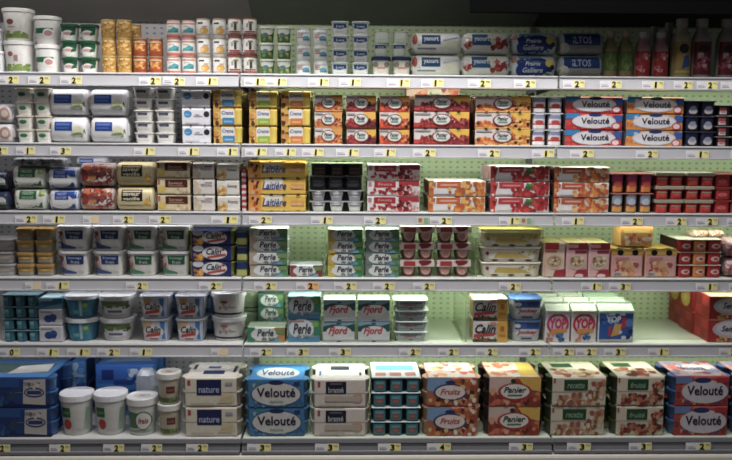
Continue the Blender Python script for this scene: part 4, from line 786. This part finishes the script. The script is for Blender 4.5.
for j in range(3):
    for k in range(2):
        xl = at(707.5, 330, .03).x+[.002, -.004, .006][j]
        place(sY if (k == 1 and j > 0) else sR, 'dessert_box', (xl+.085, .028+.069+.142*j, SH[4]+.0006+k*hx), .0, check(f'red box at the right end, {["lower", "upper"][k]} {DEPTH[j]} one of the six'), 'dessert pack', 'red boxes at the right end')

# ================================================================== row 6
FY = FRONT[5]
mk6 = sleeve('1f4480', [R(0, 0, 1, .12, '152c5c'), R(0, .66, .62, .98, '255696'), B(.0, .05, .55, .45, ['16346a', '1f4884', '2f6094', '3a4a58'], 26, .14), P([(.22, .3), (.5, .42), (.5, .62), (.2, .55)], '203f78'), P([(.66, .12), (.68, .92), (.96, .95), (.95, .08)], 'b9b4ae'), E(.81, .50, .13, .17, '2a3a74'), E(.81, .50, .115, .12, 'a8a6b2'), R(.72, .44, .90, .56, '34406e'), B(.7, .65, .95, .92, ['8a8a8c', 'c8c4bc', '6a6a70'], 8, .07)], '3f78b8', tops=[R(.02, .02, .98, .98, '4a8ac8'), R(.1, .25, .9, .75, '55706c'), P([(.4, .2), (.9, .3), (.85, .75), (.45, .6)], 'cfccc8')], nl=2, e=.02, side='1a3f80')
block(mk6, 'yoghurt_multipack', 'large blue pack with white label', 'yoghurt pack', 5, [(-34, 55)], [433.7, 405.5, 377.8], d=.26)
bb = sleeve('3a7fca', [B(.02, .05, .98, .95, ['5fa0dc', '2f68b8', 'b9d4ea', '3f88d0'], 30, .14), R(0, .42, 1, .52, 'a9c8e6')], '6fa8dc', tops=[R(.03, .03, .97, .97, '4f98dc'), R(.1, .3, .9, .5, 'a8cbea')], nl=2, side='2a5fa8')
for j, x in enumerate([65.5, 81.5]):
    for k in range(2):
        place(bb(.064, .22, .118), 'yoghurt_multipack', (at(x, 380, .22).x, .29, SH[5]+.0006+.1187*k), 0, check(f'blue patterned pack at the back behind the white tubs, {["lower", "upper"][k]} {["left", "right"][j]} one'), 'yoghurt pack', 'blue patterned packs at the back')
for k in range(2):
    place(sleeve('2f78d8', [R(0, .0, 1, .25, '3f98e6'), R(.1, .4, .3, .8, '1f3f90'), B(.55, .3, .95, .8, ['cfe0f0', '1f4fa8', '5fa8e6'], 16, .12), R(.3, .2, .6, .4, '1f50b0')], '4f98e0', tops=[R(.03, .03, .97, .97, '3f90e0'), P([(.1, .2), (.9, .3), (.8, .6), (.2, .5)], '9cc4ec'), R(.05, .7, .95, .85, '2f68c0')], nl=2, side='1f4fa8')(.26, .20, .112), 'yoghurt_multipack', (at(126, 380, .18).x, .275, SH[5]+.0006+.1127*k), 0, check(f'bright blue pack behind the big white tubs, {["lower", "upper"][k]} of two'), 'yoghurt pack', 'bright blue packs behind the tubs')
block(tub('d5d4cf', 'dcdde2', [R(.10, .52, .42, .82, '2f6a3c'), R(.14, .62, .38, .70, '5f9a5a'), E(.30, .30, .14, .16, 'b8302c'), R(.5, .06, .9, .12, 'c4c2bc'), P([(.86, .1), (.98, .1), (.98, .8), (.9, .8)], '9ab8a4')], .84, 2.2, .026, .004), 'yoghurt_tub', 'tall white tub with green square and red dot', 'tub', 5, [(58.3, 93.8), (94.2, 125.8)], [433.7, 393], d=.13, where='')
block(tub('d0d4cc', 'd8d8d8', [P([(.05, .2), (.4, .2), (.46, .75), (.05, .8)], '4f7a58'), E(.64, .48, .30, .34, '3f6a48'), E(.64, .48, .27, .30, 'd3d4cc'), T('frais', .64, .48, .36, .2, 'b04448', .2, .02), R(.08, .06, .9, .12, '8fa08a')], .86, 2.2, .030, .004, lidtop=[E(.5, .5, .3, .25, 'bfbfbf'), R(.4, .42, .6, .55, '8a8a90')]), 'yoghurt_tub', 'white tub with green oval emblem', 'tub', 5, [(126, 157)], [433.7, 396.5], d=.13)
block(tub('c2b8a4', 'd8d6d0', [R(.45, .42, .85, .72, '6f3a30'), R(.05, .02, .95, .22, '5f7a3a'), B(.05, .08, .95, .26, ['6f8a44', '4a6430', '8fa060'], 14, .05), R(.5, .5, .8, .6, '9a5a4a')], .84, 2.2, .026, .004, lidtop=[E(.5, .5, .4, .3, 'c0b8b0'), R(.35, .4, .65, .55, '8f6a60')]), 'yoghurt_tub', 'beige tub with brown label and grassy base', 'tub', 5, [(156.8, 181)], [434, 404, 372], d=.1)
bg = MB()
cx_ = at(147, 385, .12)
bgm = mat('cdd6e6', .12, alpha=.85, name='clear_film_bag')
rn = random.Random(3)
bg.rings([[(p[0]*(1+.12*rn.uniform(-1, 1)), p[1]*(1+.12*rn.uniform(-1, 1)), z) for p in sel(a, b, 3, z, 14)] for a, b, z in [(.038, .038, 0), (.044, .044, .05), (.044, .044, .15), (.038, .038, .205), (.025, .02, .225)]], bgm, smooth=False)
place([Part('bag_film', bg.mesh('bag_film'))], 'film_bag', (at(146, 380, .1).x, .115, SH[5]+.0006), 0, check('crumpled clear film bag behind the white and beige tubs'), 'bag')
def big6(base, q, top, pots, nlside='3a332c'):
    return sleeve(base, q, pots, tops=top, nl=2, e=.020, side=nlside)
nat = big6('d3cbb8', [R(.04, .72, .10, .90, 'b04a3c'), R(.22, .40, .70, .92, '1f2a5c'), T('nature', .46, .58, .40, .20, 'a8aed0', 0, .02), E(.82, .30, .14, .18, 'cdbf98'), P([(.6, .12), (.9, .18), (.92, .4), (.72, .3)], 'c4b68e'), R(.78, .74, .92, .82, '9a9aae'), R(.1, .08, .55, .14, 'bdb4a0')],
           [R(.02, .05, .98, .98, 'd8d4cc'), R(.3, .2, .72, .42, '2a3570'), R(.05, .5, .12, .8, '3a3a4a'), R(.35, .55, .6, .68, '4a5590'), R(.88, .3, .94, .7, '3a3a4a')], 'd2c9b6')
block(nat, 'yoghurt_multipack', 'large cream pack with navy panel', 'yoghurt pack', 5, [(180.5, 242)], [434.5, 406, 377.5], d=.22)
vel = big6('3f7ca8', [R(.0, .8, 1, 1, '3a7cb0'), B(.02, .05, .98, .95, ['5f94b4', '2a6a9a', '8fb0b8', '3f6a94'], 34, .09), B(.1, .6, .4, .95, ['4f8a6a', '3f7a9a', '8fae9a'], 10, .08), E(.5, .50, .46, .44, '3a5f94'), E(.5, .50, .44, .40, 'c4c2c0'), E(.5, .90, .14, .08, '27305f'), T('Velouté', .5, .56, .70, .32, '25233f', 0, .02), T('nature', .5, .24, .24, .08, '6f9a7a', .2, .01), R(.82, .82, .92, .94, '1f3f80')],
           [R(.02, .03, .98, .98, '3f90cf'), E(.5, .42, .40, .34, 'd3d6da'), T('Velouté', .5, .44, .62, .36, '3a4a78', 0, .02), R(.03, .84, .97, .95, '2a68a8')], '4f90c0', '1f4a80')
block(vel, 'yoghurt_multipack', 'large blue pack with white oval lettering', 'yoghurt pack', 5, [(243.5, 309)], [434.5, 408, 380], d=.22)
bra = big6('cfc6bc', [R(.06, .70, .11, .9, 'a8483c'), R(.22, .48, .62, .90, '1a2036'), T('brassé', .42, .62, .30, .20, 'b4b4bc', 0, .02), R(.3, .80, .54, .85, '6a6a7a'), E(.84, .34, .1, .18, 'c49a84'), R(.2, .22, .9, .40, 'b8ab9c'), R(.1, .06, .6, .12, 'b9b0a4')],
           [R(.02, .05, .98, .98, 'd9d7d4'), R(.3, .55, .68, .80, '3f4450'), R(.08, .2, .12, .5, '4f80b0'), R(.88, .2, .92, .4, '34343a')], 'd2cac0')
block(bra, 'yoghurt_multipack', 'large greige pack with black panel', 'yoghurt pack', 5, [(309.5, 370.5)], [434.7, 407, 379], d=.22)
tcp = cups(3, 'c2d0d0', '1f5a66', [R(.04, .05, .96, .95, '3a8290'), E(.5, .42, .32, .24, '9a5a58'), R(.2, .62, .8, .84, '5fa0aa'), R(.3, .34, .7, .46, 'b07a6a')], gap=.84, sq=5, taper=.90, lt=.003, holder='17161a')
h4 = block(tcp, 'yoghurt_cup_pack', 'row of three deep teal cups', 'yoghurt pack', 5, [(371.3, 421)], [434.8, 420.5, 406.5, 392.5, 378.5], d=.22)
tp = MB(); wq = (at(421, 378, FY).x-at(371.3, 378, FY).x)*.98
A_, L_ = prints([R(.01, .01, .99, .99, 'd3d9dc'), R(.1, .45, .9, .75, '5fb0c8'), R(.08, .08, .30, .3, 'c08a80'), R(.38, .08, .62, .3, 'b8847c'), R(.70, .08, .92, .3, 'c08a80')], topface(wq, .22, .0025), 1)
tp.box(-wq/2, -.11, 0, wq/2, .11, .0022, mat('cfd6d8'))
place([Part('card_sheet', tp.mesh('card_sheet'), [Part('top_print', A_.mesh('top_print'))])], 'card_sheet', (at(396.1, 378, FY).x, FY+.112, SH[5]+h4*4+.0012), 0, check('white card with blue print lying on the teal cup stack'), 'card')
fru = ['c98a44', 'a8442e', 'b8603a', 'd0b478', '7a2c28', 'd8ccc0', '5a2a20']
frt = big6('b8623a', [P([(0, .55), (0, 1), (.5, 1), (.28, .5)], '7a9ac0'), B(.02, .03, .98, .40, fru, 36, .11), B(.62, .4, .98, .95, fru, 24, .10), E(.46, .50, .34, .29, '3a4a7a'), E(.46, .50, .30, .24, 'd8c8c4'), T('Fruits', .46, .52, .40, .20, 'b0524a', .3, .02), E(.46, .84, .1, .06, '2a3a6a')],
           [R(.02, .03, .98, .98, 'd3cbc4'), B(.03, .1, .97, .9, ['d8a06a', 'c9c4c8', 'd06a44', 'dcd0c8'], 34, .10), R(.2, .4, .7, .6, 'c9b8c0')], 'd0a88a', '5a2f22')
block(frt, 'yoghurt_multipack', 'large mixed fruit pack with blue corner', 'yoghurt pack', 5, [(422, 482)], [434.8, 407, 378], d=.22)
pan = big6('a84a34', [R(0, .5, .5, 1, 'c9b0a4'), B(.0, .03, .40, .62, ['b84a34', 'c9684a', '8f3428', 'd09a7a'], 28, .12), B(.55, .03, .98, .5, ['8f3428', 'a84a30', '6a2420', 'c97a4a'], 26, .12), P([(.55, 1), (1, 1), (1, .5), (.72, .62)], 'd3a838'), E(.5, .50, .33, .31, 'a8302c'), E(.5, .52, .28, .25, 'd3d0c8'), T('Panier', .5, .58, .44, .20, '3a3a3a', .3, .02), R(.36, .36, .64, .42, '5f7a5a'), E(.46, .88, .05, .07, '2a3a2a')],
           [R(.02, .03, .98, .98, 'd0bfae'), B(.03, .1, .6, .9, ['c9846a', 'd8d0c8', 'b86a4a'], 20, .10), P([(.62, .1), (.97, .1), (.97, .95), (.7, .9)], 'd6b83f')], '3a2c28', '2a1a18')
block(pan, 'yoghurt_multipack', 'large pack with white oval and yellow corner', 'yoghurt pack', 5, [(484, 545.5)], [434.6, 406.5, 377.5], d=.22)
def green6(f, t):
    return big6('cbbfaa', [R(.02, .78, .06, .95, '9a5a4a'), R(.22, .54, .66, .90, '1f4f2f'), T(t, .44, .70, .32, .18, '8fae94', .2, .01), B(.04, .06, .96, .40, f, 40, .10), B(.70, .45, .98, .85, f, 14, .10), P([(.05, .40), (.6, .22), (.95, .34), (.6, .16)], 'b08a5a')],
                [R(.02, .03, .98, .98, 'cfc6b4'), R(.15, .6, .55, .85, '2f5f3c'), B(.1, .08, .95, .5, f+['d8d0c0'], 26, .11)], '4a5a34', '2a3018')
block(green6(['b8805f', 'a05844', 'c9a880', '8a5a3c', 'd0c4b0'], 'recette'), 'yoghurt_multipack', 'large beige pack with green panel and peach', 'yoghurt pack', 5, [(546.5, 610)], [434.3, 406, 377], d=.22)
block(green6(['94402e', 'b8644a', '7a2c24', 'c0906a', '5a3024'], 'fruité'), 'yoghurt_multipack', 'large beige pack with green panel, red fruit', 'yoghurt pack', 5, [(611.5, 668.5)], [434, 405.5, 376.5], d=.22)
vr = big6('b84a4a', [R(0, 0, 1, .2, 'a83a34'), B(.02, .05, .5, .9, ['c98a4a', 'b5443c', 'd09a7a', '8f2f38', '6f7fae'], 30, .12), B(.5, .02, .98, .3, ['8f2f38', 'b5443c', '7a3a6a'], 16, .11), R(.0, .75, .3, 1, '6f86b4'), B(.2, .2, .9, .8, ['c4bcc4', 'b8a8b0'], 10, .12), E(.55, .48, .44, .40, 'c9c2c8'), E(.5, .86, .16, .09, '2a3a74'), T('Velouté', .55, .52, .68, .32, '2a2845', 0, .02), R(.76, .78, .98, .96, 'b02a34')],
          [R(.02, .03, .98, .98, 'b9a4a8'), B(.03, .05, .97, .95, ['c96a5a', '7f8fc0', 'd0b4b0', 'b04a50'], 34, .10), E(.5, .5, .36, .24, 'd3ccd0'), T('Velouté', .5, .5, .5, .26, '4a5080', 0, .02)], '4f7ab0', '1f3a6a')
block(vr, 'yoghurt_multipack', 'large red fruit pack with dark lettering', 'yoghurt pack', 5, [(670, 733)], [434, 405.5, 376.5], d=.22)
block(vr, 'yoghurt_multipack', 'large red fruit pack at the frame edge', 'yoghurt pack', 5, [(734.5, 797)], [434, 405.5, 376.5], d=.22)

# ================================================================== light
def area(name, loc, target, sx, sy, power, col):
    l = bpy.data.lights.new(name, 'AREA'); l.shape = 'RECTANGLE'; l.size = sx; l.size_y = sy; l.energy = power; l.color = col
    o = bpy.data.objects.new(name, l); C.objects.link(o); o.location = loc
    o.rotation_euler = (Vector(target)-Vector(loc)).to_track_quat('-Z', 'Y').to_euler()
area('canopy_light', (.05, -.75, 2.75), (.05, .05, 1.45), 2.5, .10, 50, (1.0, .97, .96))
area('aisle_light', (-.1, -1.8, 3.1), (0, 0, 1.1), 2.6, .4, 18, (1.0, .97, .97))
for xc, e_ in ((-1.05, 1.9), (.0, 1.1)):            # added fill, brightens the canopy panels and the top row
    area('canopy_fill', (xc, -.10, 2.12), (xc, .40, 1.98), 1.1, .03, e_, (1, .97, .94))
for k in range(5):                                # tubes under the front edge of each shelf
    for b in range(3):
        xc = (BX[b]+BX[b+1])/2
        l = area('shelf_light', (xc, .045, SH[k]-.034), (xc, .30, SH[k]-.30), 1.15, .02, [.6, 2.2, 1.7][b], [(1, .98, 1), (.94, 1.0, .88), (.95, 1.0, .88)][b])
w = bpy.data.worlds.new('store_air'); SC.world = w; w.use_nodes = True
bgn = w.node_tree.nodes['Background']; bgn.inputs['Color'].default_value = (.66, .66, .68, 1); bgn.inputs['Strength'].default_value = .125
